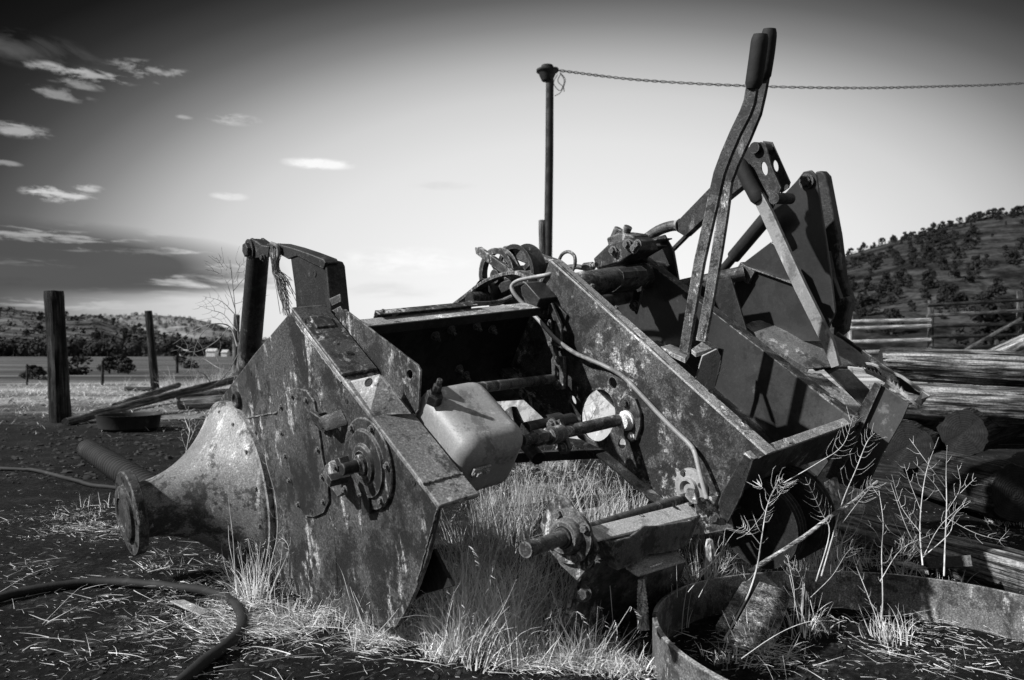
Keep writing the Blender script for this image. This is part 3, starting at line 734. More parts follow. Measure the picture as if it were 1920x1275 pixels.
# --- twine hanging on the link bar
mb = MB(); r = random.Random(9)
for i in range(70):
    x0 = r.uniform(508, 522); xe = r.gauss(538, 7); ye = r.uniform(520, 600); Yd = P(515, 470, .12).y-.01+r.uniform(-.02, .02)
    pts = [W(x0, 458, Yd), W(x0+r.uniform(-4, 4)+1, 480, Yd-.01), W(515+r.uniform(-5, 9), 505+r.uniform(-6, 6), Yd), W((518+xe)/2+r.uniform(-7, 9), (505+ye)/2, Yd+r.uniform(-.02, .02)), W(xe, ye, Yd+r.uniform(-.02, .02))]
    mb.tube(smooth_path(pts, 4), .0011, 4, cap=False)
for i in range(30):
    a = r.uniform(0, 6.28); q = W(517+r.uniform(-5, 5), 470+r.uniform(-12, 14), Yd-.02); mb.tube([q, q+V((math.cos(a), -.3, math.sin(a)))*r.uniform(.01, .035)], .0009, 4, cap=False)
mb.tube(smooth_path([W(508, 456, Yd-.03), W(520, 462, Yd-.04), W(522, 478, Yd-.03), W(515, 490, Yd-.01), W(512, 500, Yd-.01)], 4), .007, 8)
tag(link('baling_twine', mb.mesh('baling_twine', 'twine')), 'frayed bundle of baling twine knotted on the bar between the uprights', 'twine')

# --- cast gearbox cover
A = P(782, 719, .13); B = slide(A, U, 902); D = slide(B, L, 1004); w_ = B-A; l_ = D-B
mb = MB(); mb.prism([A-L*0, B, D, A+l_], -T*.22)
cb = mp(mb, 'gearbox_casting', 'cast', mach, .055, seg=8)
for p in cb.data.polygons: p.use_smooth = True
cb.modifiers['bevel'].harden_normals = True
pc = PN(813, 748, T, A); mb = MB(); mb.lathe(pc, T, [(-.01, .025), (.018, .025), (.022, .017), (.03, .017)], 6, False); mb.lathe(pc, T, [(.03, .013), (.05, .013), (.052, .009), (.07, .0085), (.07, 0)], 6, False); mp(mb, 'filler_plug', 'dark', cb, .001)
nf = -L
fq = A+l_
c_ = PN(900, 880, (U.cross(T)), fq); mb = MB(); mb.box(c_-U*.03-T*.02+nf*.002, U*.06, T*.035, nf*.008); mp(mb, 'bolt_strap', 'edge', cb, .002)
bolt(c_-U*.014+nf*.01, nf, .010, cb, 'edge'); bolt(c_+U*.016+nf*.01, nf, .007, cb, 'edge')

# --- top cross beam (angle) from housing to left wall
uW = .93; uR = 1.50
b0 = P(664, 600, .12); b1 = P(690, 613, .12)
LT = (b1-b0)
mb = MB(); e = slide(b0, U, 985)-b0
mb.prism([b0, b1, b1+e, b0+e], -T*.005)
xb = mp(mb, 'cross_beam', 'edge', mach, .001)
mb = MB(); mb.prism([b1, b1+e, b1+e-T*.03-L*.005, b1-T*.03-L*.005], L*.006); mp(mb, 'beam_lip', 'black', xb, .001)
s0 = P(704, 583, .2); s1 = P(712, 589, .2); e = slide(s0, U, 888)-s0
mb = MB(); mb.prism([s0, s1, s1+e, s0+e], -T*.004); mb.prism([s0, s0+e, s0+e-T*.03, s0-T*.03], L*.004); st = mp(mb, 'beam_strip', 'mid', xb, .001)
bolt(P(718, 584, .2), T, .006, st); bolt(s0+e*.97-L*.01, T, .006, st)
# dark back panel
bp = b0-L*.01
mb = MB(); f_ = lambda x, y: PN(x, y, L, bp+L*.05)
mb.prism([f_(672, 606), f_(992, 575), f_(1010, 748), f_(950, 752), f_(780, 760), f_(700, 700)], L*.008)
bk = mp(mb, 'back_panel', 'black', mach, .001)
for x, y in [(845, 617), (893, 610), (815, 628), (872, 702), (922, 616), (860, 690)]:
    q = f_(x, y); bolt(q, -L, .012, bk, 'mid', hs=1.5); mb = MB(); mb.tube([q, q-L*.035], .006, 8); mp(mb, 'stud', 'mid', bk, 0)
# --- left wall of the trough
wall = [(1030, 489), (1044, 492), (1250, 682), (1436, 852), (1396, 876), (1368, 915), (1345, 968), (1300, 985), (1240, 935), (1190, 893), (1136, 846), (1085, 822), (1050, 776), (990, 722), (934, 668), (950, 650), (968, 604), (986, 572), (978, 545), (1000, 534), (1016, 530)]
wl = hole_plate('side_wall', wall, [ell(1121, 779, 32, 49, 30, .10), ell(1149, 718, 7, 11, 14, -.3), ell(1075, 750, 4, 9, 12, -.4), ell(1166, 832, 7, 10, 14)], uW, .009, 'plate2')
def strip(name, x0, y0, x1, y1, u, w, th, mat, parent=None, n=T, bev=.0015):
    a = P(x0, y0, u); b = P(x1, y1, u); nn = U.cross(b-a).normalized(); nn = nn if nn.z > 0 else -nn
    mb = MB(); mb.prism([a, b, b+U*w, a+U*w], -nn*th); return mp(mb, name, mat, parent, bev)
ft = strip('wall_flange', 1032, 487, 1438, 851, uW-.003, .052, .007, 'edge', wl)
for x, y in [(1100, 538), (1145, 580), (1322, 738), (1385, 795)]:
    a = P(x, y, uW)+U*.027; bolt(a+T*.002, T, .007, ft, name='bolt_hole' if y > 700 else 'bolt')
strip('lower_flange', 1136, 846, 1248, 938, uW, -.05, .007, 'edge', wl)
mb = MB(); a = P(934, 668, uW); b = P(1062, 782, uW); d = (b-a).normalized(); mb.prism([a, b, b-U*.05, a-U*.05], -T*.008); mb.prism([a-U*.05, b-U*.05, b-U*.05-T*.04, a-U*.05-T*.04], U*.006); mp(mb, 'strut', 'mid', wl, .001)
# short box channel on the upper end
mb = MB(); q = P(980, 532, uW-.12)
mb.prism([P(976, 538, uW-.09), P(986, 530, uW-.09), P(1012, 560, uW-.09), P(1004, 580, uW-.09), P(978, 555, uW-.09)], U*.09); mp(mb, 'box_channel', 'dark', wl, .003)
# right wall
strip_r = [(1186, 472), (1240, 512), (1400, 635), (1606, 792)]
rw = []
top = [P(x, y, uR) for x, y in strip_r]; bot = [p-T*.30 for p in top][::-1]
mb = MB(); mb.prism(top+bot, U*.008); rwl = mp(mb, 'side_wall', 'smooth', mach, .0015)
rf = strip('wall_flange', 1186, 470, 1602, 788, uR, .055, .007, 'mid', rwl)
for x, y in [(1205, 486), (1250, 520), (1545, 752), (1585, 782)]:
    bolt(P(x, y, uR)+U*.027, T, .007, rf, name='bolt_hole')
# floor of the trough
a = P(1100, 560, uW)-T*.26; b = P(1430, 852, uW)-T*.26
mb = MB(); mb.prism([a+U*.01, b+U*.01, b+U*(uR-uW), a+U*(uR-uW)], -T*.006); mp(mb, 'trough_floor', 'dark', mach, 0)
# pale sheet and bracket at the lever foot
mb = MB(); f2_ = lambda x, y: PN(x, y, L, P(1330, 690, 1.2))
mb.prism([f2_(1304, 715), f2_(1318, 668), f2_(1345, 655), f2_(1352, 668), f2_(1340, 728), f2_(1316, 735)], L*.006); mp(mb, 'foot_sheet', 'pale', mach, .002)
# end bar
a = P(1396, 848, uW-.03); b = slide(a, U, 1604); c2 = P(1410, 862, uW-.03)-a
mb = MB(); mb.prism([a, a+c2, b+c2, b], -T*.008); eb = mp(mb, 'end_bar', 'edge', mach, .0015)
a2, b2 = a+c2, b+c2
mb = MB(); mb.prism([a2+T*0, a2-T*.11-L*.01, a2-T*.16+U*.10, a2-T*.13+U*.18, b2-T*.16-U*.06, b2-T*.02], L*.007); mp(mb, 'end_apron', 'dark', eb, .0015)
mb = MB(); mb.prism([P(x, y, uW-.03) for x, y in [(1396, 850), (1412, 863), (1390, 930), (1362, 985), (1338, 972), (1352, 925)]], U*.008); mp(mb, 'end_leg', 'dark', eb, .002)
bolt(a+(b-a)*.32+c2*.5, T, .012, eb, 'edge', hs=.5); bolt(b-(b-a)*.08+c2*.3, T, .010, eb, 'dark')
# pulleys under the end bar
pc = P(1420, 985, uW+.10)
def pulley(name, c, Rr, w, parent=None, mat='dark', grooves=3):
    prof = [(0, Rr*.25), (0, Rr*.9), (0, Rr)]
    for g in range(grooves):
        t0 = g/grooves*w; prof += [(t0+.1*w/grooves, Rr), (t0+.5*w/grooves, Rr*.90), (t0+.9*w/grooves, Rr)]
    prof += [(w, Rr), (w, Rr*.9), (w*.6, Rr*.85), (w*.6, Rr*.3), (w, Rr*.25)]
    mb = MB(); mb.lathe(c, U, prof, 48, False)
    mb.lathe(c, U, [(w*.3, Rr*.9), (w*.3, Rr*.2)], 48, False)
    return mp(mb, name, mat, parent, 0)
pulley('pulley', pc, .14, .05, None, 'black'); pulley('pulley', pc+U*.12, .15, .09, None, 'black', 4)
mb = MB(); mb.tube([pc-U*.05, pc+U*.3], .025, 12); mp(mb, 'pulley_shaft', 'dark', None, 0)
slb = PN
mb = MB(); mb.prism([W(1490, 905, 2.62), W(1528, 942, 2.6), W(1514, 972, 2.56), W(1477, 935, 2.58)], V((.01, .008, 0))); bt = mp(mb, 'square_tab', 'dark', None, .001)
bolt(W(1505, 940, 2.575), V((-.3, -1, .2)).normalized(), .012, bt, 'mid')
mb = MB(); mb.prism([W(1545, 905, 2.75), W(1562, 895, 2.78), W(1580, 965, 2.72), W(1562, 985, 2.70)], V((.02, .012, 0))); mp(mb, 'hanger_strap', 'mid', None, .001)

# --- linkage on left wall
def lk(name, pts, th=.02, mat='mid', u=uW-.045, **k): return pr(name, pts, u, th, mat, wl, .003, **k)
c = P(1021, 578, uW); mb = MB(); mb.lathe(c, -U, [(0, .045), (.02, .045), (.03, .03), (.05, .028), (.05, .016), (.03, .014), (.03, 0)], 24); mp(mb, 'eye_boss', 'mid', wl, 0)
pr('mount_plate', [(1005, 560), (1022, 548), (1048, 575), (1062, 590), (1058, 608), (1045, 600), (1030, 600), (1012, 590)], uW-.012, .012, 'dark', wl)
lk('link', [(1026, 572), (1034, 568), (1052, 610), (1052, 645), (1046, 650), (1028, 648), (1026, 640), (1040, 642), (1042, 612)], .012)
lk('link', [(1026, 600), (1032, 598), (1034, 645), (1046, 650), (1028, 650), (1025, 640)], .012, u=uW-.02)
lk('clevis', [(1033, 674), (1036, 668), (1056, 668), (1058, 690), (1056, 730), (1050, 732), (1048, 690), (1040, 684), (1040, 722), (1035, 718)], .014)
mb = MB(); mb.tube([P(1041, 640, uW-.035), P(1043, 672, uW-.035)], .011, 10); mp(mb, 'threaded_rod', 'dark', wl, 0)
lk('clevis', [(1036, 690), (1046, 700), (1050, 728), (1044, 732), (1036, 722)], .012, u=uW-.02)
bolt(P(1046, 718, uW-.046), -U, .009, wl); bolt(P(1045, 676, uW-.046), -U, .008, wl)
# rods
def rod(name, x0, y0, u0, x1, rpx, mat='mid', parent=None, n=16):
    a = P(x0, y0, u0); b = slide(a, U, x1); mb = MB(); mb.tube([a, b], rpx*a.y/F, n); return mp(mb, name, mat, parent, 0), a, b
mb = MB(); a = P(890, 728, .34); b = P(1040, 710, uW-.03); mb.tube([a, b], .0175, 16); mp(mb, 'cross_rod', 'mid', None, 0)
a = P(1175, 784, uW); b = P(1000, 823, .50)
mb = MB(); mb.tube([a, P(1060, 810, .67)], .021, 18); mp(mb, 'drive_shaft', 'mid', None, 0)
mb = MB(); mb.tube([P(980, 826, .40), P(1070, 808, .66)], .016, 14); mb.tube([P(1000, 823, .46), P(1018, 819, .51)], .026, 6); mb.tube([P(1028, 818, .53), P(1052, 812, .60)], .028, 18); cp = mp(mb, 'coupling', 'mid', None, .001)
mb = MB(); mb.prism([P(x, y, .6) for x, y in [(1036, 792), (1048, 786), (1068, 842), (1060, 852), (1050, 852), (1040, 820)]], U*.014); cpl = mp(mb, 'coupling_plate', 'mid', cp, .002)
mb = MB(); mb.tube([P(985, 804, .50), P(1072, 786, .75)], .022, 14); mb.tube([P(1030, 794, .62), P(1048, 790, .67)], .030, 14); mp(mb, 'upper_shaft', 'dark', cp, 0)
bolt(P(1036, 796, .59), -U, .014, cpl, 'mid'); bolt(P(1056, 840, .59), -U, .013, cpl, 'mid')
# flange plate where the drive shaft enters
c = P(1180, 787, uW)
pr('flange_plate', [(1170, 745), (1178, 741), (1190, 748), (1200, 775), (1200, 800), (1192, 825), (1184, 830), (1170, 822), (1166, 790)], uW-.014, .014, 'mid', wl, .003)
bolt(P(1174, 756, uW-.014), -U, .012, wl, 'dark'); bolt(P(1184, 818, uW-.014), -U, .010, wl, 'white')
mb = MB(); mb.lathe(c, -U, [(.0, .037), (.022, .035), (.024, .029), (.04, .027), (.04, 0)], 14, False)
mp(mb, 'white_collar', 'white', wl, 0, label='white flaking collar round the drive shaft')
# bearing flange (light) near the bottom
c = P(1298, 912, uW); mb = MB(); mb.lathe(c, -U, [(.0, .062), (.012, .060), (.016, .045), (.018, .036), (.03, .034), (.032, .026), (.02, .022), (.02, 0)], 32); bf = mp(mb, 'bearing_flange', 'cast', wl, 0)
for a_ in (2.2, .5, 4.0): bolt(c-U*.012+(L*math.cos(a_)+T*math.sin(a_))*.049, -U, .009, bf, 'dark')
# white tube along the wall
tp = [(1044, 506, uW+.03), (1030, 514, uW+.0), (1000, 520, uW-.03), (972, 526, uW-.06), (960, 536, uW-.07), (964, 550, uW-.07), (985, 574, uW-.05), (1012, 602, uW-.05), (1040, 634, uW-.06), (1075, 660, uW-.05), (1105, 674, uW-.03), (1135, 687, uW-.015), (1168, 706, uW-.012), (1200, 738, uW-.012), (1235, 776, uW-.012), (1270, 811, uW-.012), (1292, 832, uW-.014), (1303, 850, uW-.03), (1313, 890, uW-.05), (1325, 935, uW-.06)]
mb = MB(); mb.tube(smooth_path([P(*t) for t in tp], 6), .0078, 12); mp(mb, 'grease_tube', 'cast', wl, 0, label='pale thin tube running down the side wall')
mb = MB(); mb.tube(smooth_path([P(960, 556, uW+.0), P(935, 566, uW-.05), P(905, 569, uW-.2), P(880, 568, uW-.3)], 5), .009, 10); mp(mb, 'hose', 'mid', wl, 0)

# --- upper left pulleys
uP = 1.05
c = P(938, 512, uP); kk = c.y/F
def wheel(name, cx, cy, u, rp, w, spokes=5, mat='mid', ti=.80):
    c = P(cx, cy, u); k = c.y/F; Rr = rp*k
    mb = MB(); mb.lathe(c, U, [(0, Rr*ti), (0, Rr), (w*.3, Rr*.93), (w*.5, Rr*.9), (w*.7, Rr*.93), (w, Rr), (w, Rr*ti), (0, Rr*ti)], 44, False)
    o = mp(mb, name, mat, None, .0)
    mb = MB(); mb.lathe(c-U*.01, U, [(0, 0), (0, Rr*.25), (w+.02, Rr*.25), (w+.02, 0)], 20)
    for i in range(spokes):
        a = i*2*math.pi/spokes+.4; d = L*math.cos(a)+T*math.sin(a); t_ = U.cross(d)*Rr*.09
        mb.prism([c+U*w*.4+t_, c+U*w*.4-t_, c+U*w*.4-t_+d*Rr*.86, c+U*w*.4+t_+d*Rr*.86], U*.012)
    mp(mb, 'spokes', mat, o, .001); return o
wheel('belt_wheel', 930, 518, uP, 53, .03)
wheel('belt_wheel', 965, 512, uP+.15, 54, .08, 4, 'dark', .85)
mb = MB(); mb.prism([P(x, y, uP-.04) for x, y in [(890, 464), (897, 463), (950, 500), (960, 512), (940, 512), (905, 486), (892, 476)]], U*.02); mp(mb, 'guard_strap', 'mid', None, .002)
# belt
bpts = [(846, 570), (870, 552), (895, 532), (920, 518), (945, 510), (966, 508), (984, 516), (990, 522)]
lo = smooth_path([P(x, y, uP-.1) for x, y in bpts], 5); mb = MB()
for i in range(len(lo)-1): mb.prism([lo[i], lo[i+1], lo[i+1]-V((0, 0, .014)), lo[i]-V((0, 0, .014))], U*.05)
mp(mb, 'drive_belt', 'mid', None, 0)
mb = MB(); prf = [(0, 0)]
for i in range(12): prf += [(i*.008, .032 if i % 2 else .029), (i*.008+.006, .032)]
mb.lathe(P(880, 562, uP-.14), U, prf+[(.1, .02), (.2, .02)], 24, False); mb.lathe(P(905, 548, uP-.05), U, [(0, .055), (.01, .06), (.06, .05), (.1, .03)], 24); mp(mb, 'spline_shaft', 'dark', None, 0)
mb = MB(); mb.tube([P(915, 552, uP+.0), P(1010, 528, uP+.22)], .06, 20); mp(mb, 'gear_hub', 'dark', None, 0)
pr('bearing_block', [(935, 530), (965, 520), (1000, 535), (1010, 560), (960, 575), (925, 568)], uP, .12, 'dark', None, .006)
pr('long_arm', [(940, 462), (955, 460), (1040, 488), (1055, 500), (1040, 512), (1020, 510), (968, 488), (945, 476)], uP+.32, .05, 'mid', None, .01)
# cross tube
a = P(1060, 540, 1.0); b = P(1205, 515, 1.45); mb = MB(); mb.tube([P(1020, 548, .95), P(1100, 534, 1.12), P(1240, 512, 1.62)], .055, 24); mp(mb, 'cross_tube', 'mid', None, 0)
mb = MB(); mb.tube([P(1118, 568, 1.05), P(1185, 556, 1.40)], .026, 16); mp(mb, 'pivot_shaft', 'dark', None, 0)
# curved scoop tab on the cross tube
vs = []; pts = [(1158, 502), (1168, 510), (1170, 522), (1164, 535), (1152, 545), (1144, 548)]
lo = [P(x, y, 1.18) for x, y in pts]; mb = MB()
for i in range(len(lo)-1): mb.prism([lo[i], lo[i+1], lo[i+1]+U*.14, lo[i]+U*.14], -T*.004)
mp(mb, 'scoop_tab', 'dark', None, 0)
pr('scoop_rib', [(1190, 520), (1206, 516), (1200, 560), (1192, 590), (1184, 575)], 1.33, .012, 'dark', None)
bolt(P(1190, 573, 1.32), -U, .016, None, 'dark')
# loop tube + hose nipple
mb = MB(); mb.tube(smooth_path([P(x, y, 1.12) for x, y in [(1052, 505), (1048, 492), (1054, 477), (1066, 472), (1077, 480), (1078, 497), (1072, 510)]], 6), .007, 10); mp(mb, 'loop_tube', 'mid', None, 0)
mb = MB(); mb.tube(smooth_path([P(x, y, 1.2) for x, y in [(1058, 502), (1080, 500), (1098, 502), (1118, 496)]], 6), .011, 10); mb.tube([P(1095, 501, 1.2), P(1112, 499, 1.2)], .018, 6); mp(mb, 'pipe_fitting', 'mid', None, 0)
# valve block
vb = pr('valve_block', [(1112, 485), (1140, 458), (1178, 446), (1190, 452), (1196, 470), (1160, 492), (1118, 505)], 1.32, .13, 'dark', None, .006, seg=3)
pr('block_cap', [(1136, 446), (1160, 436), (1186, 440), (1192, 456), (1165, 470), (1140, 462)], 1.36, .10, 'mid', vb, .008)
for x, y in ((1152, 440), (1170, 437)):
    q = P(x, y+6, 1.38); mb = MB(); mb.tube([q, q+T*.045], .018, 12); mp(mb, 'port', 'mid', vb, .001)
for x, y in ((1176, 458), (1190, 466), (1150, 470), (1196, 458)):
    bolt(P(x, y, 1.31), -U, .014, vb, 'mid')
strip('valve_shelf', 1112, 510, 1190, 462, 1.34, .2, .006, 'black', vb)
# bracket right of valve
pr('bracket', [(1213, 450), (1245, 440), (1262, 470), (1272, 527), (1240, 515), (1205, 480)], 1.60, .012, 'dark', None)
strip('bracket_lip', 1208, 455, 1232, 447, 1.5, .1, .006, 'mid')
# --- lift arm with tube end
uA = 1.75
pr('lift_arm', [(1266, 418), (1330, 352), (1388, 308), (1408, 330), (1398, 345), (1340, 392), (1284, 444), (1272, 436)], uA, .045, 'dark', None, .004)
mb = MB(); mb.tube(smooth_path([P(1212, 447, uA+.02), P(1235, 432, uA+.02), P(1258, 424, uA+.02), P(1275, 423, uA+.02)], 4), [.024]*12+[.032], 14); mp(mb, 'arm_tube', 'mid', None, 0)
mb = MB(); mb.tube([P(1262, 468, uA+.2), P(1335, 395, uA+.2)], .012, 8); mp(mb, 'thin_link', 'dark', None, 0)
# head link plates with slots
pl_ = [(1391, 300), (1394, 285), (1408, 272), (1426, 266), (1434, 268), (1446, 311), (1464, 352), (1448, 392), (1440, 398), (1424, 370), (1408, 335)]
hole_plate('link_plate', pl_, [ell(1433, 316, 6, 13, 16, -.2)], uA-.05, .008, 'dark')
pl2 = [(1430, 264), (1447, 266), (1481, 342), (1478, 352), (1464, 362), (1442, 326), (1440, 300)]
hole_plate('link_plate', pl2, [ell(1454, 311, 5, 11, 16, -.2)], uA+.04, .008, 'dark')
for x_, y_, x2_ in ((1414, 277, 1440), (1451, 372, 1482)):
    mb = MB(); mb.tube([P(x_, y_, uA-.07), slide(P(x_, y_, uA-.07), U, x2_)], .022, 16); mp(mb, 'link_pin', 'dark', None, .002)
# strut cylinder
mb = MB(); a = P(1350, 512, 1.9); b = P(1440, 405, 1.85); mb.tube([a, b], .020, 16); d = (b-a); mb.tube([a+d*.3, b], .030, 16); mp(mb, 'strut_cylinder', 'smooth', None, 0)
# big folded panels at right
pan = [(1440, 400), (1448, 388), (1494, 338), (1506, 322), (1520, 319), (1530, 328), (1538, 380), (1556, 500), (1563, 560), (1566, 585), (1552, 618), (1500, 606), (1480, 560), (1455, 470)]
pr('side_panel', pan, 1.95, .014, 'smooth', None, .003)
bolt(P(1512, 340, 1.94), -U, .022, None, 'dark', hs=.5)
pr('rear_panel', [(1528, 322), (1540, 320), (1549, 330), (1570, 440), (1580, 520), (1594, 560), (1584, 622), (1560, 640), (1566, 585), (1556, 500), (1538, 380)], 2.12, .05, 'dark', None, .006)
pr('inner_rib', [(1552, 470), (1562, 520), (1576, 560), (1588, 556), (1592, 566), (1580, 610), (1560, 615), (1548, 560)], 2.05, .03, 'dark', None, .004)
bolt(P(1551, 573, 2.03), -U, .028, None, 'dark', hs=.6)
pr('lower_panel', [(1374, 508), (1446, 453), (1465, 470), (1500, 560), (1540, 600), (1560, 640), (1470, 640), (1390, 625), (1352, 600), (1360, 540)], 1.82, .012, 'smooth', None, .002)
strip('panel_ledge', 1395, 498, 1500, 535, 1.80, .06, .006, 'mid')
mb = MB(); mb.tube([P(1240, 545, 1.60), P(1395, 512, 1.80)], [.03, .032], 16); a = P(1395, 512, 1.80); mb.box(a-L*.04-T*.03, U*.09, L*.08, T*.06); mp(mb, 'rear_tube', 'mid', None, .002)
pr('shadow_panel', [(1270, 540), (1370, 520), (1400, 620), (1500, 700), (1470, 690), (1380, 620)], 1.66, .01, 'black', None)  # black sheet added to stand for the shade in the gap
# curved hood
def sheet(name, rows, th, mat, parent=None):
    mb = MB(); n_ = len(rows[0]); vs = [p for r_ in rows for p in r_]; fs = []
    for i in range(len(rows)-1):
        for j in range(n_-1): a = i*n_+j; fs.append((a, a+1, a+n_+1, a+n_))
    mb.add(vs, fs, True); o = mp(mb, name, mat, parent, 0)
    so = o.modifiers.new('solid', 'SOLIDIFY'); so.thickness = th; so.offset = 0; return o
ra = smooth_path([P(1396, 611, 1.70), P(1440, 641, 1.70), P(1484, 672, 1.70), P(1516, 692, 1.70)], 5)
rb = smooth_path([P(1410, 604, 1.76), P(1458, 632, 1.76), P(1508, 664, 1.76), P(1545, 690, 1.76)], 5)
rc = smooth_path([P(1440, 599, 1.88), P(1500, 618, 1.88), P(1556, 655, 1.88), P(1592, 688, 1.88)], 5)
rd = smooth_path([P(1462, 600, 1.97), P(1535, 615, 1.98), P(1595, 655, 1.98), P(1622, 688, 1.98)], 5)
re_ = smooth_path([P(1480, 606, 2.03), P(1550, 622, 2.05), P(1612, 662, 2.05), P(1640, 692, 2.05)], 5)
r0_ = [p-T*.10+U*.03 for p in ra]
M['hood'] = metal('hood_rust', .03, .11, .30, 6, .47, .58, rough=.6, spot=.3)
sheet('curved_hood', [r0_, ra, rb, rc, rd, re_], .006, 'hood')
pr('hood_side', [(1570, 622), (1690, 708), (1735, 745), (1700, 735), (1640, 705), (1560, 640)], 2.08, .01, 'mid', None)
# lower deck plates
mb = MB(); q = [P(1480, 695, 1.60), P(1540, 700, 1.72), P(1625, 768, 1.72), P(1583, 786, 1.60)]; mb.prism(q, -T*.006); mp(mb, 'deck_plate', 'cast2', None, .001)
mb = MB(); q = [P(1545, 690, 1.78), P(1592, 692, 1.86), P(1640, 740, 1.86), P(1622, 765, 1.78)]; mb.prism(q, -T*.006); mp(mb, 'deck_plate', 'dark', None, .001)
# ratchet frame (placed after flatbar)
# angle iron at right
ai = pr('angle_iron', [(1640, 716), (1653, 721), (1600, 840), (1566, 905), (1548, 895), (1590, 800)], 1.675, .006, 'mid', None, .001)
pr('angle_face', [(1652, 721), (1704, 758), (1690, 790), (1655, 850), (1622, 920), (1566, 905), (1600, 840)], 1.69, .008, 'smooth', ai, .001)
# --- levers
def flatbar(name, path, w, u, th, mat, parent=None, bev=.002, dark=0):
    pts = [V((x, y)) for x, y in path]; l1 = []; r1 = []
    for i, p in enumerate(pts):
        d = (pts[min(i+1, len(pts)-1)]-pts[max(i-1, 0)]).normalized(); n_ = V((-d.y, d.x)); ww = w[i] if isinstance(w, list) else w
        l1.append(p+n_*ww/2); r1.append(p-n_*ww/2)
    mb = MB(); A_ = [P(p.x, p.y, u) for p in l1]; B_ = [P(p.x, p.y, u) for p in r1]; k = len(A_)
    vs = A_+B_+[p+U*th for p in A_]+[p+U*th for p in B_]; fs = []
    for i in range(k-1):
        fs += [(i, i+1, k+i+1, k+i), (2*k+i, 3*k+i, 3*k+i+1, 2*k+i+1), (i, 2*k+i, 2*k+i+1, i+1), (k+i, k+i+1, 3*k+i+1, 3*k+i)]
    fs += [(0, k, 3*k, 2*k), (k-1, 3*k-1, 4*k-1, 2*k-1)]
    mb.add(vs, fs); o = mp(mb, name, mat, parent, 0)
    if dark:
        o.data.materials.append(M['dark'])  # shade on the upper levers put into the colour as darker metal
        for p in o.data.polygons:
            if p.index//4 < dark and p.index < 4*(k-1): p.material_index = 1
    bm = bmesh.new(); bm.from_mesh(o.data); bmesh.ops.recalc_face_normals(bm, faces=bm.faces); bm.to_mesh(o.data); bm.free()
    b = o.modifiers.new('b', 'BEVEL'); b.width = bev; b.segments = 2; b.limit_method = 'ANGLE'; return o
rf_ = flatbar('ratchet_frame', [(1520, 690), (1566, 688), (1612, 693), (1638, 702), (1662, 715), (1714, 755)], [3, 7, 7, 7, 7, 7], 1.87, .012, 'cast')
flatbar('far_rail', [(1558, 681), (1600, 680), (1634, 683), (1662, 694), (1690, 707), (1742, 744)], 5, 1.99, .012, 'cast', rf_)
q = P(1714, 753, 1.87); q2 = P(1742, 743, 1.99); mb = MB(); mb.prism([q-L*.03, q, q2, q2-L*.0+L*.03], -T*.012); mp(mb, 'frame_end', 'cast', rf_, .001)
q = P(1524, 688, 1.87); q2 = P(1560, 680, 1.99); mb = MB(); mb.prism([q, q-L*.02, q2-L*.02, q2], -T*.008); mp(mb, 'frame_end', 'cast', rf_, .001)
mb = MB()
for i in range(12):
    t = i/12; x = 1606+t*88; y = 689+13*t+31*t*t; q = [P(x, y+5, 1.872), P(x+3, y-3, 1.872), P(x+7, y+5+2, 1.872)]; mb.prism(q, U*.008)
mp(mb, 'ratchet_teeth', 'cast', rf_, 0)
def grip(path, rpx, u, parent):
    pts = smooth_path([P(x, y, u) for x, y in path], 6); n_ = len(pts)
    rs = [rpx*pts[0].y/F*(.80 if i in (0,) else .95 if i == 1 else 1.0) for i in range(n_)]
    rs[-1] *= .75; mb = MB(); mb.tube(pts, rs, 16); o = mp(mb, 'grip', 'rubber', parent, .001); return o
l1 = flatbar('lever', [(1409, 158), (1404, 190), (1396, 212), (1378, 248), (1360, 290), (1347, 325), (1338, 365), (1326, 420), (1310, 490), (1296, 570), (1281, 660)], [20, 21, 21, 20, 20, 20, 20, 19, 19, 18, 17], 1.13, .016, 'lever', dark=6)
grip([(1426, 64), (1420, 110), (1412, 166)], 16.2, 1.138, l1)
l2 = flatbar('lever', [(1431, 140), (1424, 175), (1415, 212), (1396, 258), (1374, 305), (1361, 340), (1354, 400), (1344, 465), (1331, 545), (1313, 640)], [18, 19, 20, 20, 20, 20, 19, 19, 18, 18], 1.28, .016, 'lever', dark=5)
grip([(1443, 54), (1438, 100), (1430, 150)], 14.5, 1.285, l2)
l3 = flatbar('lever', [(1418, 365), (1436, 400), (1470, 475), (1500, 540), (1530, 600), (1552, 645), (1566, 688)], [20, 22, 22, 22, 22, 21, 16], 1.66, .02, 'cast')
grip([(1386, 303), (1402, 337), (1424, 378)], 13.5, 1.668, l3)
mb = MB(); a = P(1245, 650, 1.06); mb.prism([P(1238, 650, 1.08), P(1285, 672, 1.08), P(1293, 660, 1.20), P(1256, 645, 1.20)], -V((0, 0, .018))); mp(mb, 'lever_foot', 'edge', None, .002)
mb = MB(); mb.prism([P(1296, 655, 1.22), P(1305, 662, 1.22), P(1347, 650, 1.34), P(1322, 636, 1.30)], -V((0, 0, .016))); mp(mb, 'lever_foot', 'edge', None, .002)
pr('lever_plate', [(1345, 652), (1356, 655), (1350, 690), (1340, 725), (1334, 722), (1342, 690)], 1.36, .006, 'black', None)

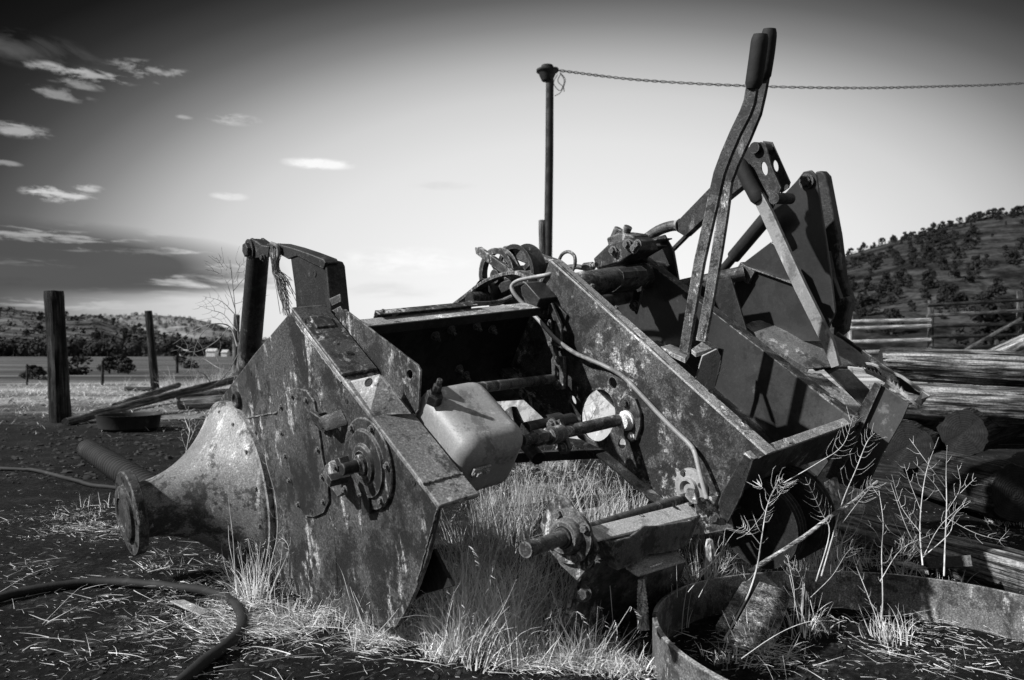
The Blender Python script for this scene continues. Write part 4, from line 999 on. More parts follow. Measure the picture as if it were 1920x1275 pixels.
# --- lower shaft assembly
uS = .52
q0 = W(985, 1031, 1.74)
dS = (P(1296, 930, uW-.02)-q0).normalized()
cl_ = lambda t: max(0, min(1, t))
def WL(x, y, Y): return W(x, y, Y-.13*cl_((1300-x)/200)*cl_((1160-y)/90))
def along(x):
    return slide(q0, dS, x)
mb = MB(); mb.tube([q0, along(1065)], .0185, 22); mb.tube([along(1065), along(1298)], .0155, 18); lsh = mp(mb, 'lower_shaft', 'mid', None, .0015)
cB = along(1068); A1 = T-dS*T.dot(dS); A1.normalize(); A2 = dS.cross(A1)
kb = cB.y/F
def pp(x, y, off=0.0): return PN(x, y, dS, cB+dS*off)
mb = MB(); mb.prism([pp(x, y, .004) for x, y in [(1046, 926), (1060, 932), (1108, 1000), (1122, 1030), (1108, 1060), (1082, 1090), (1050, 1060), (1020, 1010), (1012, 985), (1024, 950)]], dS*.01); bpl = mp(mb, 'bearing_plate', 'mid', lsh, .003)
mb = MB(); mb.lathe(cB, -dS, [(0, 52*kb), (.010, 51*kb), (.012, 36*kb), (.028, 33*kb), (.034, 29*kb), (.032, 21*kb), (.022, 19*kb), (.022, 0)], 40); bfl = mp(mb, 'bearing_flange', 'mid', bpl, 0)
for i in range(4):
    a = i*math.pi/2+.5; bolt(cB-dS*.010+(A1*math.cos(a)+A2*math.sin(a))*43*kb, -dS, .010, bfl, 'mid')
mb = MB(); mb.lathe(cB, -dS, [(.022, 20*kb), (.038, 19*kb), (.038, 0)], 24); mp(mb, 'shaft_collar', 'dark', bfl, 0)
# pale top plate, bucket
a = WL(1096, 1003, 2.02); b = WL(1290, 944, 2.27); c3 = WL(1310, 968, 2.24); d3 = WL(1120, 1012, 2.0)
a, b, c3, d3 = WL(1097, 990, 2.04), WL(1288, 943, 2.28), WL(1310, 967, 2.23), WL(1120, 1012, 1.98)
mb = MB(); mb.prism([a, b, c3, d3], V((0, 0, -.006))); tpl = mp(mb, 'pale_strap', 'pale', lsh, .0015)
nz = (b-a).cross(d3-a).normalized(); nz = nz if nz.z > 0 else -nz
bolt(a*.45+b*.45+(c3+d3)*.05, nz, .007, tpl, name='bolt_hole'); bolt(b*.85+d3*.15, nz, .007, tpl, name='bolt_hole')
fr_ = [WL(1128, 1010, 2.0), WL(1143, 1014, 1.97), WL(1178, 1006, 2.02), WL(1204, 985, 2.06), WL(1230, 985, 2.10), WL(1292, 975, 2.17), WL(1310, 964, 2.22)]
lo_ = [WL(1144, 1058, 2.03), WL(1156, 1066, 2.01), WL(1190, 1054, 2.05), WL(1212, 1038, 2.09), WL(1236, 1036, 2.12), WL(1280, 1026, 2.18), WL(1293, 1004, 2.24)]
mb = MB(); vs = fr_+lo_; fs = [(i, i+1, i+8, i+7) for i in range(6)]; mb.add(vs, fs); bk_ = mp(mb, 'bent_channel', 'mid', lsh, 0); so = bk_.modifiers.new('s', 'SOLIDIFY'); so.thickness = .008; so.offset = -1
so = bk_.modifiers.new('s2', 'BEVEL'); so.width = .003; so.segments = 2
mb = MB(); mb.prism(lo_, V((-.01, .10, .02))); mp(mb, 'channel_floor', 'black', lsh, 0)
mb = MB(); mb.prism([WL(1098, 1003, 2.1), WL(1140, 1010, 2.05), WL(1150, 1060, 2.08), WL(1120, 1045, 2.12)], V((.01, .06, 0))); mp(mb, 'end_cheek', 'dark', lsh, .003)
mb = MB(); mb.prism([WL(1173, 1063, 2.04), WL(1204, 1037, 2.12), WL(1266, 1030, 2.18), WL(1286, 1050, 2.13), WL(1196, 1078, 2.01)], V((0, 0, -.006))); mp(mb, 'lower_strap', 'edge', lsh, .0015)
mb = MB(); mb.prism([WL(1300, 935, 2.40), WL(1358, 928, 2.42), WL(1376, 992, 2.36), WL(1310, 1004, 2.33)], V((.005, .012, 0))); sq_ = mp(mb, 'square_plate', 'mid', lsh, .002)
bolt(WL(1337, 972, 2.365), V((-.2, -1, .1)).normalized(), .014, sq_, 'mid', hs=.5)
mb = MB(); mb.prism([WL(1288, 917, 2.38), WL(1302, 920, 2.36), WL(1308, 945, 2.34), WL(1296, 945, 2.35), WL(1284, 930, 2.37)], V((.01, .03, 0))); mp(mb, 'shaft_lug', 'mid', lsh, .002)
# lower base plate into the ground
mb = MB(); mb.prism([WL(x, y, Y) for x, y, Y in [(1118, 1030, 2.16), (1100, 1065, 2.16), (1070, 1120, 2.17), (1052, 1185, 2.18), (1085, 1215, 2.2), (1180, 1200, 2.3), (1250, 1150, 2.42), (1280, 1060, 2.42), (1230, 1030, 2.34), (1150, 1025, 2.2)]], V((.012, .015, 0))); bs_ = mp(mb, 'base_plate', 'dark', lsh, .003)
for x, y in ((1094, 1112), (1124, 1038)):
    q = WL(x, y, 2.15); bolt(q, V((-.3, -1, .1)).normalized(), .016, bs_, 'mid', hs=1.3)
mb = MB(); mb.prism([WL(1116, 1030, 2.15), WL(1128, 1034, 2.13), WL(1064, 1180, 2.15), WL(1050, 1188, 2.17), (WL(1068, 1120, 2.16))], V((0.0, .05, 0.0))); mp(mb, 'base_rib', 'mid', bs_, .002)
# low framing behind (seen under the side wall)
mb = MB(); mb.box(W(930, 870, 3.2), V((.55, .2, .0)), V((0, .05, 0)), V((0, 0, .04))); mp(mb, 'lower_frame', 'dark', None, .002)
mb = MB(); mb.tube([W(958, 770, 3.3), W(985, 830, 3.2), W(1010, 860, 3.1)], .03, 12); mp(mb, 'lower_tube', 'dark', None, 0)

# ================================================================ GRASS, STRAW, WEEDS
def blade(mb, p, d, ln, w, bend, r, seg=3):
    w = min(w, ln*.05); d = d.normalized(); side = d.cross(V((r.gauss(0, 1), r.gauss(0, 1), .1))).normalized()*w
    lat = V((r.gauss(0, 1), r.gauss(0, 1), 0)).normalized(); vs = []; q = V(p)
    for i in range(seg+1):
        t = i/seg; s_ = side*(1-t*.85); vs += [q-s_, q+s_]
        q = q+(d+lat*bend*t-V((0, 0, bend*.8*t*t))).normalized()*ln/seg
    mb.add(vs, [(2*i, 2*i+1, 2*i+3, 2*i+2) for i in range(seg)], True)
def straw_field():
    r = random.Random(21); mb = MB()
    zones = [(170, 985, 75, 18, 650), (120, 990, 45, 10, 180), (240, 975, 30, 15, 150), (400, 1110, 80, 30, 700), (380, 1170, 90, 30, 900), (480, 1100, 45, 30, 350), (520, 1170, 60, 18, 700), (640, 1185, 80, 16, 900), (740, 1200, 60, 20, 600), (620, 1230, 200, 25, 120),
             (230, 1150, 110, 35, 260), (150, 1220, 120, 30, 110), (400, 1240, 140, 22, 150), (1000, 1240, 60, 20, 500), (1080, 1215, 60, 25, 500), (1180, 1240, 45, 25, 400), (860, 1200, 60, 20, 400),
             (1500, 1225, 110, 22, 180), (1650, 1180, 90, 20, 160), (1800, 1180, 90, 30, 200), (1750, 1240, 130, 20, 150), (1560, 1030, 60, 18, 350), (1700, 1060, 70, 12, 260), (1850, 1010, 60, 12, 120), (1000, 880, 70, 12, 450), (380, 800, 60, 20, 200), (340, 1000, 60, 18, 130), (330, 1065, 60, 18, 250), (1400, 1240, 60, 20, 150), (60, 1060, 60, 25, 120)]
    for (cx, cy, sx, sy, n_) in zones:
        for i in range(int(n_*2.4)):
            x = r.gauss(cx, sx); y = r.gauss(cy, sy)
            if y < 760 or y > 1340: continue
            q_ = G(x, y)
            if noise.noise(V((q_.x*5, q_.y*5, 4)))+.5*noise.noise(V((q_.x*14, q_.y*14, 9)))+r.uniform(-.30, .42) < 0: continue
            p = G(x, y); a = r.uniform(0, 6.28); el = abs(r.gauss(0, .22))
            p.z += gz(p.x, p.y)
            ln = r.choice([.012, .016, .02, .02, .03, .03, .05, .08])*r.uniform(.6, 1.3)
            d = V((math.cos(a), math.sin(a), el)); p.z += r.uniform(.001, .022)
            blade(mb, p, d, ln, r.uniform(.0004, .0015), r.choice((.1, .4, .9, 1.6))*r.random(), r, 3)
    for i in range(5000):              # sparse litter everywhere near
        y = r.uniform(790, 1330); x = r.uniform(-150, 2070); p = G(x, y); p.z = gz(p.x, p.y)+r.uniform(.001, .008); a = r.uniform(0, 6.28)
        blade(mb, p, V((math.cos(a), math.sin(a), r.uniform(0, .15))), r.uniform(.004, .02), r.uniform(.0004, .001), .2, r, 2)
    for i in range(8000):              # dry stubble over the yard further back
        y = 722+abs(r.gauss(0, 32)); x = r.uniform(-150, 900) if r.random() < .75 else r.uniform(900, 2050); p = G(x, y); p.z = .01; a = r.uniform(0, 6.28)
        blade(mb, p, V((math.cos(a), math.sin(a), r.uniform(.1, 1.2))), p.y*r.uniform(.003, .010), p.y*.00032, .4, r, 2)
    for i in range(70):               # a few long bleached stems
        y = r.uniform(1040, 1300); x = r.uniform(-50, 1950); p = G(x, y); p.z = gz(p.x, p.y)+.01; a = r.gauss(0, .8)+(math.pi if r.random() < .5 else 0)
        blade(mb, p, V((math.cos(a), math.sin(a), r.uniform(0, .1))), r.uniform(.08, .2), .0016, .25, r, 4)
    o = link('straw_litter', mb.mesh('straw_litter', 'straw')); tag(o, 'pale broken straw scattered over the dark soil', 'straw', kind='stuff')
straw_field()
def clods():
    r = random.Random(31); mb = MB()
    bm = bmesh.new(); bmesh.ops.create_icosphere(bm, subdivisions=2, radius=1); iv = [v.co.copy() for v in bm.verts]; iff = [tuple(v.index for v in f.verts) for f in bm.faces]; bm.free()
    vars_ = []
    for q in range(8): vars_.append([v*(1+.55*noise.noise(v*1.3+V((q*7, 0, 0)))+.25*noise.noise(v*3+V((q*5, 1, 0)))) for v in iv])
    for i in range(5600):
        far = i % 3 == 0; y = r.uniform(745, 930) if far else 700+620*r.random()**.75; x = r.uniform(-120, 700 if far else 2050); p = G(x, max(y, 740)); s = r.choice([.002, .003, .003, .004, .006, .009])*(1 if y > 900 else 3.2)
        p.z += gz(p.x, p.y); a = r.uniform(0, 6.28); ca, sa = math.cos(a), math.sin(a); e1, e2, e3 = r.uniform(.8, 1.6), r.uniform(.7, 1.2), r.uniform(.4, .8)
        mb.add([(p.x+(q.x*e1*ca-q.y*e2*sa)*s, p.y+(q.x*e1*sa+q.y*e2*ca)*s, p.z+q.z*e3*s) for q in r.choice(vars_)], iff, True)
    tag(link('soil_clods', mb.mesh('soil_clods', 'clod')), 'small dark clods over the bare soil', 'soil', kind='stuff')
clods()
def grass_field():
    r = random.Random(41); mb = MB(); mg = MB()
    # (cx, cy, spread x, spread y, clumps, blades per clump, height, lean, pale)
    zones = [(905, 1085, 45, 35, 30, 20, .26, .5, .3), (960, 1130, 60, 35, 32, 18, .23, .55, .4), (865, 1150, 30, 25, 12, 26, .25, .5, .9),
             (890, 1222, 24, 12, 12, 46, .30, .55, 1), (835, 1218, 22, 10, 8, 36, .2, .7, 1), (850, 1235, 30, 10, 6, 30, .14, .7, 1), (1010, 1245, 30, 10, 6, 26, .12, .7, 1), (1150, 1262, 35, 8, 9, 28, .07, .8, 1), (940, 1232, 30, 10, 9, 36, .25, .55, 1), (1090, 1245, 30, 8, 6, 26, .13, .7, 1), (770, 1195, 24, 8, 6, 26, .15, .6, 1), (700, 1195, 26, 8, 6, 24, .12, .7, 1),
             (1010, 1170, 45, 25, 18, 28, .15, .5, .8), (960, 1000, 45, 22, 24, 26, .24, .35, .3), (1030, 955, 45, 16, 22, 24, .24, .35, .4), (1145, 985, 30, 16, 12, 34, .28, .5, 1), (1090, 975, 22, 12, 8, 28, .24, .5, 1),
             (1010, 880, 60, 14, 12, 20, .14, .5, .3), (1070, 880, 50, 12, 9, 20, .16, .5, .3), (600, 1170, 60, 8, 12, 20, .07, .9, 1), (540, 1150, 30, 8, 6, 20, .08, .8, 1), (470, 1120, 18, 10, 6, 24, .15, .6, 1), (500, 1105, 16, 8, 4, 22, .15, .6, 1),
             (195, 955, 16, 6, 4, 20, .10, .5, 1), (150, 985, 30, 8, 5, 16, .05, 1.2, 1), (1230, 1120, 40, 25, 14, 20, .14, .4, .4), (1330, 1100, 30, 16, 9, 22, .17, .4, .7), (1160, 1245, 30, 12, 7, 22, .06, .8, 1), (1110, 1225, 30, 12, 7, 22, .10, .8, 1), (990, 1225, 50, 14, 10, 22, .09, .8, 1),
             (1545, 1085, 18, 6, 5, 30, .15, .3, 1), (1510, 1050, 30, 10, 7, 22, .14, .4, 1), (1660, 1195, 10, 3, 3, 26, .10, .35, 1), (1525, 1175, 16, 8, 4, 28, .12, .4, 1), (1600, 1050, 40, 10, 7, 20, .12, .5, 1), (1690, 1020, 40, 12, 8, 20, .12, .5, .8), (1420, 1210, 16, 8, 3, 22, .10, .5, .8), (1800, 1085, 60, 8, 6, 18, .08, .6, 1), (1860, 980, 50, 10, 5, 18, .08, .6, .6),
             (1390, 1250, 40, 10, 5, 16, .07, .8, .8), (390, 1150, 40, 16, 8, 18, .05, 1.4, 1), (330, 1060, 40, 10, 6, 16, .05, 1.4, 1),
             (420, 738, 50, 6, 12, 20, .5, .35, 1), (345, 728, 60, 4, 14, 18, .38, .35, 1), (500, 735, 70, 8, 14, 20, .5, .35, 1), (600, 760, 90, 10, 16, 20, .4, .4, 1), (420, 720, 50, 4, 16, 18, .5, .35, 1), (1700, 800, 90, 30, 8, 16, .3, .4, .3), (200, 735, 140, 5, 14, 12, .2, .6, 1)]
    for (cx, cy, sx, sy, nc, nb, h, lean, pale) in zones:
        for i in range(nc):
            x = r.gauss(cx, sx); y = r.gauss(cy, sy)
            if y < 700: continue
            c = G(x, y); sc_ = 1 if y > 850 else 2.4; hh = h*r.uniform(.6, 1.25); pal = r.random() < pale
            base_dir = V((r.gauss(0, .25), r.gauss(0, .25), 0))
            for k in range(int(nb*r.uniform(.6, 1.3))):
                a = r.uniform(0, 6.28); ra_ = r.random()**.5*.045*sc_; p = c+V((math.cos(a)*ra_, math.sin(a)*ra_, 0)); p.z = gz(p.x, p.y)-.004
                d = V((math.cos(a), math.sin(a), 0))*r.uniform(0, lean)+base_dir+V((0, 0, 1))
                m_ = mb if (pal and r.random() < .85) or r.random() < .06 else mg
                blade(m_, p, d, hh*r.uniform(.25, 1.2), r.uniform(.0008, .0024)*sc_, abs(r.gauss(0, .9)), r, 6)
            if hh > .13 and y > 850:
                for k in range(r.randint(1, 3)):        # seed heads on thin stems
                    d = (base_dir+V((r.gauss(0, .25), r.gauss(0, .25), 1))).normalized(); L_ = hh*r.uniform(.9, 1.4); m_ = mb if pal or r.random() < .4 else mg
                    q = c+d*L_; q.z += gz(c.x, c.y); m_.tube([c, c+d*L_*.5, q], .0008, 4, cap=False)
                    dr = V((r.gauss(0, 1), r.gauss(0, 1), 0)).normalized()
                    for w_ in range(10): blade(m_, q+dr*w_*.003-V((0, 0, w_*w_*.0007)), dr*.6+V((r.gauss(0, .6), r.gauss(0, .6), -.5)), .016, .0017, .6, r, 2)
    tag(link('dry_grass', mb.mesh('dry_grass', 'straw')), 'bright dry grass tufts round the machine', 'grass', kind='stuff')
    tag(link('dull_grass', mg.mesh('dull_grass', 'grass')), 'dull grey grass growing under and behind the machine', 'grass', kind='stuff')  # greyer blades, most of them under and behind the machine
grass_field()

def weed(name, stems, Y, label, r0=.0028, twig=0, tl=.05, seed=1, mat='stalk', one=0, group=None, tw0=.35):
    r = random.Random(seed); mb = MB()
    for s in stems:
        base = s[0]; Yb = F*H/(base[1]-HY) if Y is None else Y
        pts = smooth_path([W(x, y, Yb+r.uniform(-.015, .015)*min(Yb, 3)) for x, y in s], 5); n_ = len(pts)
        big = max(.35, min(1, sum((pts[i+1]-pts[i]).length for i in range(n_-1))/.4))
        mb.tube(pts, [r0*.78*big*(1-.78*i/n_)*(1+.12*math.sin(i*2.3))*(Yb/2.3)**.5 for i in range(n_)], 6)
        if twig:
            twig = int(twig)
            for k in range(twig):
                i = int(n_*(tw0+(1-tw0)*k/twig)); i = min(i, n_-2); d = (pts[i+1]-pts[i]).normalized()
                sd = 1 if (k % 2 or one) else -1
                lat = V((d.z, 0, -d.x))*sd; ll = tl*r.uniform(.5, 1.2)*(1-.4*k/twig)
                q = pts[i]; c_ = [q, q+(d*.5+lat*.9+V((0, r.gauss(0, .3), 0)))*ll*.5, q+(d*1.3+lat*1.1)*ll*.85]
                cp_ = smooth_path(c_, 3); mb.tube(cp_, [r0*.22*(Yb/2.3)**.5*(1-.6*z_/len(cp_)) for z_ in range(len(cp_))], 4)
                if r.random() < .5: blade(mb, cp_[-1], d+lat*r.uniform(-.5, 1.4), ll*.35, r0*.2, .8, r, 2)
    o = link(name, mb.mesh(name, mat)); return tag(o, label, 'weed', group)
# tall skeletal weed behind the housing (left)
weed('dry_weed', [[(425, 760), (442, 700), (447, 640), (441, 580), (436, 530), (431, 487)], [(440, 700), (410, 690), (380, 672), (350, 668)], [(445, 650), (430, 612), (395, 608), (360, 622), (325, 645)], [(444, 620), (420, 590), (398, 582), (370, 572)], [(441, 580), (425, 530), (410, 512), (385, 505)], [(440, 570), (470, 560), (490, 545)], [(438, 545), (460, 520), (478, 508)], [(436, 530), (450, 500), (470, 482)], [(441, 590), (415, 565), (380, 555)], [(446, 665), (425, 700), (400, 720), (380, 700), (335, 690)], [(434, 520), (418, 500), (405, 482)], [(430, 612), (405, 640), (365, 660), (330, 648)], [(395, 608), (370, 640), (355, 700)]],
     3.4, 'tall skeletal dry weed rising left of the uprights', .0036, 7, .07, 3, 'stalkdark', tw0=.25)
weed('dry_weed.001', [[(345, 868), (352, 830), (356, 800), (350, 770), (343, 752)], [(354, 830), (366, 800), (362, 780)], [(350, 845), (340, 815), (345, 800)], [(356, 810), (345, 780), (348, 770)]], 3.6, 'small pale weed standing just left of the axle horn', .0028, 5, .03, 4, 'straw')
F1 = 'pale stems in front of the gear housing'
weed('dry_weed.002', [[(445, 1110), (440, 1060), (437, 1010), (430, 950), (424, 892)], [(450, 1120), (440, 1070), (430, 1020), (428, 985)], [(452, 1100), (470, 1060), (455, 1020)], [(460, 1130), (440, 1080), (428, 1045)]], 2.45, 'pair of tall bare stems crossing the axle horn', .0026, 0, .03, 5, group=None)
weed('dry_weed.003', [[(500, 1130), (508, 1060), (520, 1000), (516, 930), (500, 870), (498, 850)], [(505, 1120), (525, 1060), (530, 1010), (533, 955)], [(500, 1125), (530, 1060), (542, 1030), (530, 1010), (518, 1020)]], 2.4, 'curving stem with short side twigs against the housing seam', .0026, 9, .028, 6, one=0)
weed('dry_weed.004', [[(672, 1180), (655, 1120), (640, 1070), (620, 1040)], [(668, 1190), (672, 1140), (688, 1100)], [(710, 1190), (708, 1138)], [(690, 1205), (740, 1150), (780, 1090)], [(692, 1210), (750, 1160), (800, 1103)]], 2.2, 'bright straight stems leaning against the foot of the gear plate', .0022, 0, .03, 7)
weed('dry_weed.005', [[(480, 1185), (560, 1176), (640, 1178), (690, 1195), (730, 1235)], [(560, 1176), (575, 1190), (585, 1230)]], None, 'long stem sprawled flat along the straw below the housing', .0026, 0, .03, 8)
# right foreground plants
weed('dry_weed.006', [[(1358, 1200), (1385, 1150), (1405, 1110), (1420, 1060), (1428, 1010), (1436, 960), (1445, 930), (1462, 895)], [(1444, 932), (1430, 915), (1420, 905)], [(1440, 945), (1460, 930), (1475, 905)], [(1425, 1020), (1408, 1000), (1390, 985)], [(1438, 950), (1452, 918), (1470, 900)]], 2.12, 'thick pale stem curving up in front of the hoop', .0038, 10, .035, 9, tw0=.5)
weed('dry_weed.007', [[(1425, 1060), (1400, 1090), (1380, 1075), (1350, 1090)], [(1382, 1010), (1400, 1000), (1430, 965), (1445, 930)]], 2.3, 'short twiggy sprig left of the thick stem', .0022, 9, .035, 10, one=1)
weed('dry_weed.008', [[(1540, 1080), (1560, 1010), (1580, 940), (1605, 880), (1625, 830), (1640, 812)]], 2.35, 'feathery weed with comb-like twigs before the angle iron', .0028, 22, .045, 11, one=0, tw0=.42)
weed('dry_weed.009', [[(1530, 1090), (1555, 1000), (1540, 960), (1510, 895)], [(1470, 905), (1530, 870), (1580, 835), (1600, 780)], [(1580, 980), (1610, 940), (1640, 905)]], 2.3, 'leaning weed with dense twigs under the end bar', .0026, 18, .04, 12, tw0=.45)
weed('dry_weed.010', [[(1770, 1080), (1772, 1020), (1775, 950), (1774, 890), (1776, 835)], [(1774, 940), (1750, 905), (1712, 865)], [(1774, 915), (1740, 870), (1705, 822)], [(1775, 960), (1800, 915), (1795, 872)], [(1800, 925), (1830, 895)], [(1773, 990), (1800, 950), (1820, 938)], [(1772, 970), (1830, 1000), (1885, 1015)]], 2.45, 'tall branching bare weed in front of the squared beam', .0032, 4, .03, 13)
weed('dry_weed.011', [[(1730, 1060), (1725, 1000), (1728, 940), (1738, 880), (1760, 820)], [(1728, 1040), (1700, 990), (1670, 905)], [(1728, 1050), (1760, 990), (1800, 950)], [(1727, 1000), (1690, 950), (1672, 890)], [(1728, 960), (1706, 905), (1695, 870)], [(1728, 1030), (1712, 990), (1700, 950)], [(1730, 1045), (1780, 1000), (1790, 965), (1820, 940)]], 2.55, 'many-stemmed bare weed left of the tall branching weed', .0030, 5, .04, 14)
weed('dry_weed.012', [[(1650, 1200), (1655, 1130), (1653, 1040), (1656, 980), (1648, 920)], [(1648, 1170), (1625, 1110), (1605, 1060), (1597, 1030)], [(1650, 1090), (1690, 1030), (1750, 1000)], [(1645, 1190), (1640, 1150), (1618, 1100)]], 2.2, 'upright weed rooted inside the far side of the hoop', .0026, 7, .03, 15)
weed('dry_weed.013', [[(1520, 1120), (1560, 1080), (1585, 1040), (1600, 1025)], [(1518, 1125), (1500, 1080), (1485, 1050)], [(1519, 1125), (1530, 1180), (1515, 1210)], [(1484, 1200), (1490, 1120), (1480, 1060), (1475, 1040)]], 2.25, 'thin weed crossing the rim of the hoop', .0022, 8, .03, 16)
weed('dry_weed.014', [[(1390, 1235), (1440, 1200), (1480, 1178), (1520, 1165), (1560, 1164)], [(1420, 1228), (1438, 1250), (1450, 1275)], [(1468, 1230), (1475, 1275)]], 1.95, 'arched bleached stem low inside the hoop', .0026, 0, .03, 17)
weed('dry_weed.015', [[(1252, 1275), (1248, 1220), (1255, 1165)], [(1300, 1080), (1340, 1050), (1375, 1000), (1400, 985)], [(1290, 1110), (1330, 1060), (1350, 1005)], [(1310, 1120), (1350, 1040), (1360, 990)], [(1270, 1120), (1268, 1050)], [(1140, 1045), (1144, 1100), (1148, 1150), (1152, 1190), (1165, 1215)]], 2.2, 'scattered thin stems between the shaft and the hoop', .0024, 0, .03, 18)
weed('dry_weed.016', [[(1320, 730), (1328, 705), (1345, 690), (1355, 688)], [(1322, 725), (1330, 700), (1340, 675)], [(1324, 720), (1345, 702), (1362, 690)], [(1322, 722), (1318, 700), (1310, 680)]], 2.75, 'sprig of weed growing up through the trough at the lever foot', .0022, 3, .02, 19)
weed('dry_weed.017', [[(1010, 840), (990, 800), (965, 775)], [(1105, 790), (1120, 760), (1128, 730)], [(1100, 790), (1095, 760), (1110, 740)], [(1060, 830), (1100, 845), (1115, 850)], [(1000, 800), (1020, 780), (1018, 760)]], 3.2, 'dark twigs behind the round opening of the side wall', .0026, 4, .04, 20, 'stalkdark')
weed('dry_weed.018', [[(0, 1110), (60, 1075), (110, 1060)], [(80, 1170), (140, 1110), (165, 1095)], [(250, 1080), (330, 1060), (380, 1058), (410, 1058)], [(280, 1190), (360, 1150), (370, 1120)], [(270, 1065), (276, 1110), (268, 1120)], [(310, 1125), (318, 1160), (328, 1185)]], None, 'bent stems lying in the straw left of the housing', .0022, 0, .03, 21)

def wild(x0, y0, seed, label, h=190, n=6, Yo=None):
    r = random.Random(seed); st = []
    for i in range(n):
        lean = r.gauss(0, .45); hh = h*r.uniform(.45, 1.0); pts = [(x0+r.uniform(-8, 8), y0+r.uniform(-4, 4))]
        for k in range(1, 6):
            t = k/5; pts.append((pts[0][0]+lean*hh*t*t+r.gauss(0, 5), y0-hh*t))
        st.append(pts)
        if r.random() < .8:
            b = pts[r.randint(2, 3)]; sd = r.choice((-1, 1)); q = hh*r.uniform(.25, .45); st.append([b, (b[0]+sd*q*.5, b[1]-q*.35), (b[0]+sd*q*.8, b[1]-q), (b[0]+sd*q*.75+r.gauss(0, 6), b[1]-q*1.3)])
    weed('dry_weed', st, Yo or F*H/(y0-HY), label, .0024, 7, .032, seed, tw0=.3)
wild(1568, 1085, 101, 'tangled pale weed between the long stick and the hoop', 150, 6)
wild(1690, 1095, 102, 'spindly pale weed left of the bolted strap', 170, 6)
wild(1840, 1085, 103, 'low spindly weed against the pale face of the squared beam', 110, 5)
wild(1450, 1080, 104, 'dim weed growing between the pulley and the hoop', 130, 5)
wild(1010, 1180, 105, 'thin weed rising from the grass left of the base plate', 150, 5)
wild(905, 1215, 106, 'loose weed standing tallest in the pale grass clump right of the housing', 150, 5)
wild(600, 1185, 107, 'low weed sprouting from the straw under the housing', 80, 4)
wild(1330, 1150, 108, 'weed growing up behind the left side of the hoop', 140, 5)

# ================================================================ WORLD, SUN, CAMERA
SUN_EL = math.radians(37)
to_sun = V((-.955, -.30, 0)).normalized()*math.cos(SUN_EL)+V((0, 0, math.sin(SUN_EL)))
w = bpy.data.worlds.new('World'); bpy.context.scene.world = w; w.use_nodes = True
nt = w.node_tree; bg = nt.nodes['Background']
sky = nd(nt, 'ShaderNodeTexSky'); sky.sky_type = 'NISHITA'; sky.sun_disc = False; sky.sun_elevation = SUN_EL
sky.sun_rotation = math.atan2(to_sun.x, to_sun.y)
bw = nd(nt, 'ShaderNodeRGBToBW'); nt.links.new(sky.outputs[0], bw.inputs[0])
nfac = mth(nt, 'MULTIPLY_ADD', mth(nt, 'MULTIPLY', bw.outputs[0], .1, clamp=True), .16, .92)
tc = nd(nt, 'ShaderNodeTexCoord'); sx = nd(nt, 'ShaderNodeSeparateXYZ'); nt.links.new(tc.outputs['Generated'], sx.inputs[0])
X, Y_, Z = sx.outputs
az = mth(nt, 'ARCTAN2', X, Y_); hyp = mth(nt, 'SQRT', mth(nt, 'ADD', mth(nt, 'MULTIPLY', X, X), mth(nt, 'MULTIPLY', Y_, Y_)))
el = mth(nt, 'ARCTAN2', Z, hyp)
def ae(x, y):
    k = (x-960)/F; return math.atan(k), math.atan((HY-y)/F/math.sqrt(1+k*k))
def rad(x, y, sxp, syp):
    a0, e0 = ae(x, y)
    da = mth(nt, 'DIVIDE', mth(nt, 'SUBTRACT', az, a0), sxp/F); de = mth(nt, 'DIVIDE', mth(nt, 'SUBTRACT', el, e0), syp/F)
    return mth(nt, 'SQRT', mth(nt, 'ADD', mth(nt, 'MULTIPLY', da, da), mth(nt, 'MULTIPLY', de, de)))
rr = rad(1080, 600, 900, 520)
gr = ramp(nt, mth(nt, 'DIVIDE', rr, 2.0), [(0, .86), (.17, .80), (.31, .70), (.39, .58), (.44, .44), (.47, .33), (.50, .22), (.54, .115), (.58, .055), (.62, .024), (.66, .009), (.71, .004), (.80, .04), (.90, .15), (1, .20)])  # outer stops brightened: added fill from the unseen sky behind the camera
cmb = nd(nt, 'ShaderNodeCombineXYZ'); nt.links.new(az, cmb.inputs[0]); nt.links.new(mth(nt, 'MULTIPLY', el, 3.2), cmb.inputs[1])
nA = noi(nt, cmb.outputs[0], 11, 9, .62, .5); nB = noi(nt, cmb.outputs[0], 26, 8, .65, .3)
base = gr
cmb2 = nd(nt, 'ShaderNodeCombineXYZ'); nt.links.new(az, cmb2.inputs[0]); nt.links.new(mth(nt, 'MULTIPLY', el, 7.0), cmb2.inputs[1])
nC = noi(nt, cmb2.outputs[0], 9, 9, .6, .35); nD = noi(nt, cmb2.outputs[0], 24, 9, .65, .4)
def cloud(base, x, y, sx_, sy_, lo, hi, val, src=nA, amt=1.0):
    rd_ = rad(x, y, sx_, sy_)
    m_ = mth(nt, 'SUBTRACT', 1.0, rd_, clamp=True)
    n_ = mth(nt, 'ADD', src, mth(nt, 'MULTIPLY', m_, .20))
    f = mth(nt, 'DIVIDE', mth(nt, 'SUBTRACT', n_, lo), hi-lo, clamp=True)
    f = mth(nt, 'MULTIPLY', f, mth(nt, 'MULTIPLY', mth(nt, 'MULTIPLY', m_, 2.2, clamp=True), amt))
    mx = nd(nt, 'ShaderNodeMixRGB'); nt.links.new(f, mx.inputs[0]); nt.links.new(base, mx.inputs[1]); mx.inputs[2].default_value = (val, val, val, 1)
    return mx.outputs[0]
base = cloud(base, 60, 488, 400, 70, .38, .49, .07, nC, .95)
base = cloud(base, 60, 515, 430, 30, .50, .58, .085, nC, .9)
base = cloud(base, 60, 441, 230, 14, .57, .70, .42, nD, .7)
base = cloud(base, 230, 470, 140, 10, .60, .72, .30, nD, .5)
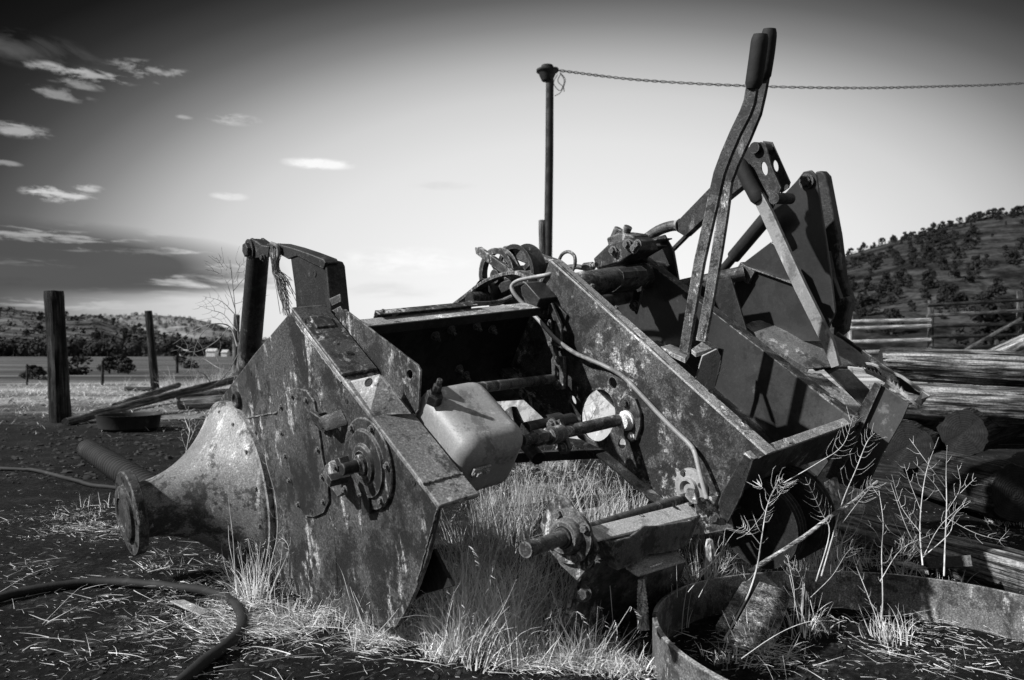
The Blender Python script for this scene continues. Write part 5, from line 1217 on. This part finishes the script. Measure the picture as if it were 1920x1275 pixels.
base = cloud(base, 30, 490, 120, 10, .60, .72, .2, nD, .5)
base = cloud(base, 170, 572, 200, 12, .56, .68, .5, nD, .6)
base = cloud(base, 45, 92, 150, 30, .52, .80, .10, nA, .8)
base = cloud(base, 110, 130, 60, 12, .54, .68, .42, nB, .8)
base = cloud(base, 180, 142, 70, 15, .56, .70, .42, nB, .8)
base = cloud(base, 110, 176, 60, 13, .54, .70, .32, nB, .7)
base = cloud(base, 150, 158, 50, 10, .54, .70, .30, nB, .7)
base = cloud(base, 285, 134, 80, 20, .58, .70, .35, nB, .8)
base = cloud(base, 30, 243, 60, 14, .52, .66, .38, nB, .9)
base = cloud(base, 110, 364, 60, 16, .54, .66, .60, nB, .9)
base = cloud(base, 165, 354, 28, 9, .54, .66, .55, nB, .8)
base = cloud(base, 10, 306, 26, 6, .48, .62, .3, nB, .8)
base = cloud(base, 440, 224, 50, 12, .52, .66, .55, nB, .8)
base = cloud(base, 346, 220, 16, 5, .46, .6, .4, nB, .8)
base = cloud(base, 598, 307, 74, 12, .44, .66, .86, nB, 1.0)
base = cloud(base, 430, 368, 36, 9, .46, .62, .72, nB, .8)
base = cloud(base, 830, 348, 70, 10, .40, .70, .62, nB, .5)
base = cloud(base, 760, 490, 150, 30, .46, .75, .92, nB, .6)
base = cloud(base, 700, 545, 160, 20, .50, .75, .55, nA, .4)
fin = nd(nt, 'ShaderNodeMixRGB', blend_type='MULTIPLY'); fin.inputs[0].default_value = 1
nt.links.new(base, fin.inputs[1]); nt.links.new(nfac, fin.inputs[2]); nt.links.new(fin.outputs[0], bg.inputs['Color'])
bg.inputs['Strength'].default_value = 1.0

sd = bpy.data.lights.new('sun', 'SUN'); sd.energy = 5.0; sd.angle = math.radians(1.2); sd.color = (1, 1, 1)
so = bpy.data.objects.new('sun', sd); col.objects.link(so); so.rotation_mode = 'QUATERNION'; so.rotation_quaternion = to_sun.to_track_quat('Z', 'Y'); so.location = (-5, -3, 6)
cd = bpy.data.cameras.new('camera'); cam = bpy.data.objects.new('camera', cd); col.objects.link(cam)
cam.location = CAM; cam.rotation_euler = (math.pi/2, 0, 0)
cd.sensor_width = 36; cd.lens = 36*F/1920; cd.shift_y = (HY-637.5)/1920; cd.clip_end = 8000; cd.clip_start = .05
cd.dof.use_dof = True; cd.dof.focus_distance = 2.5; cd.dof.aperture_fstop = 5.0
sc = bpy.context.scene; sc.camera = cam
sc.view_settings.view_transform = 'Standard'; sc.view_settings.look = 'None'; sc.view_settings.exposure = .2; sc.view_settings.gamma = 1
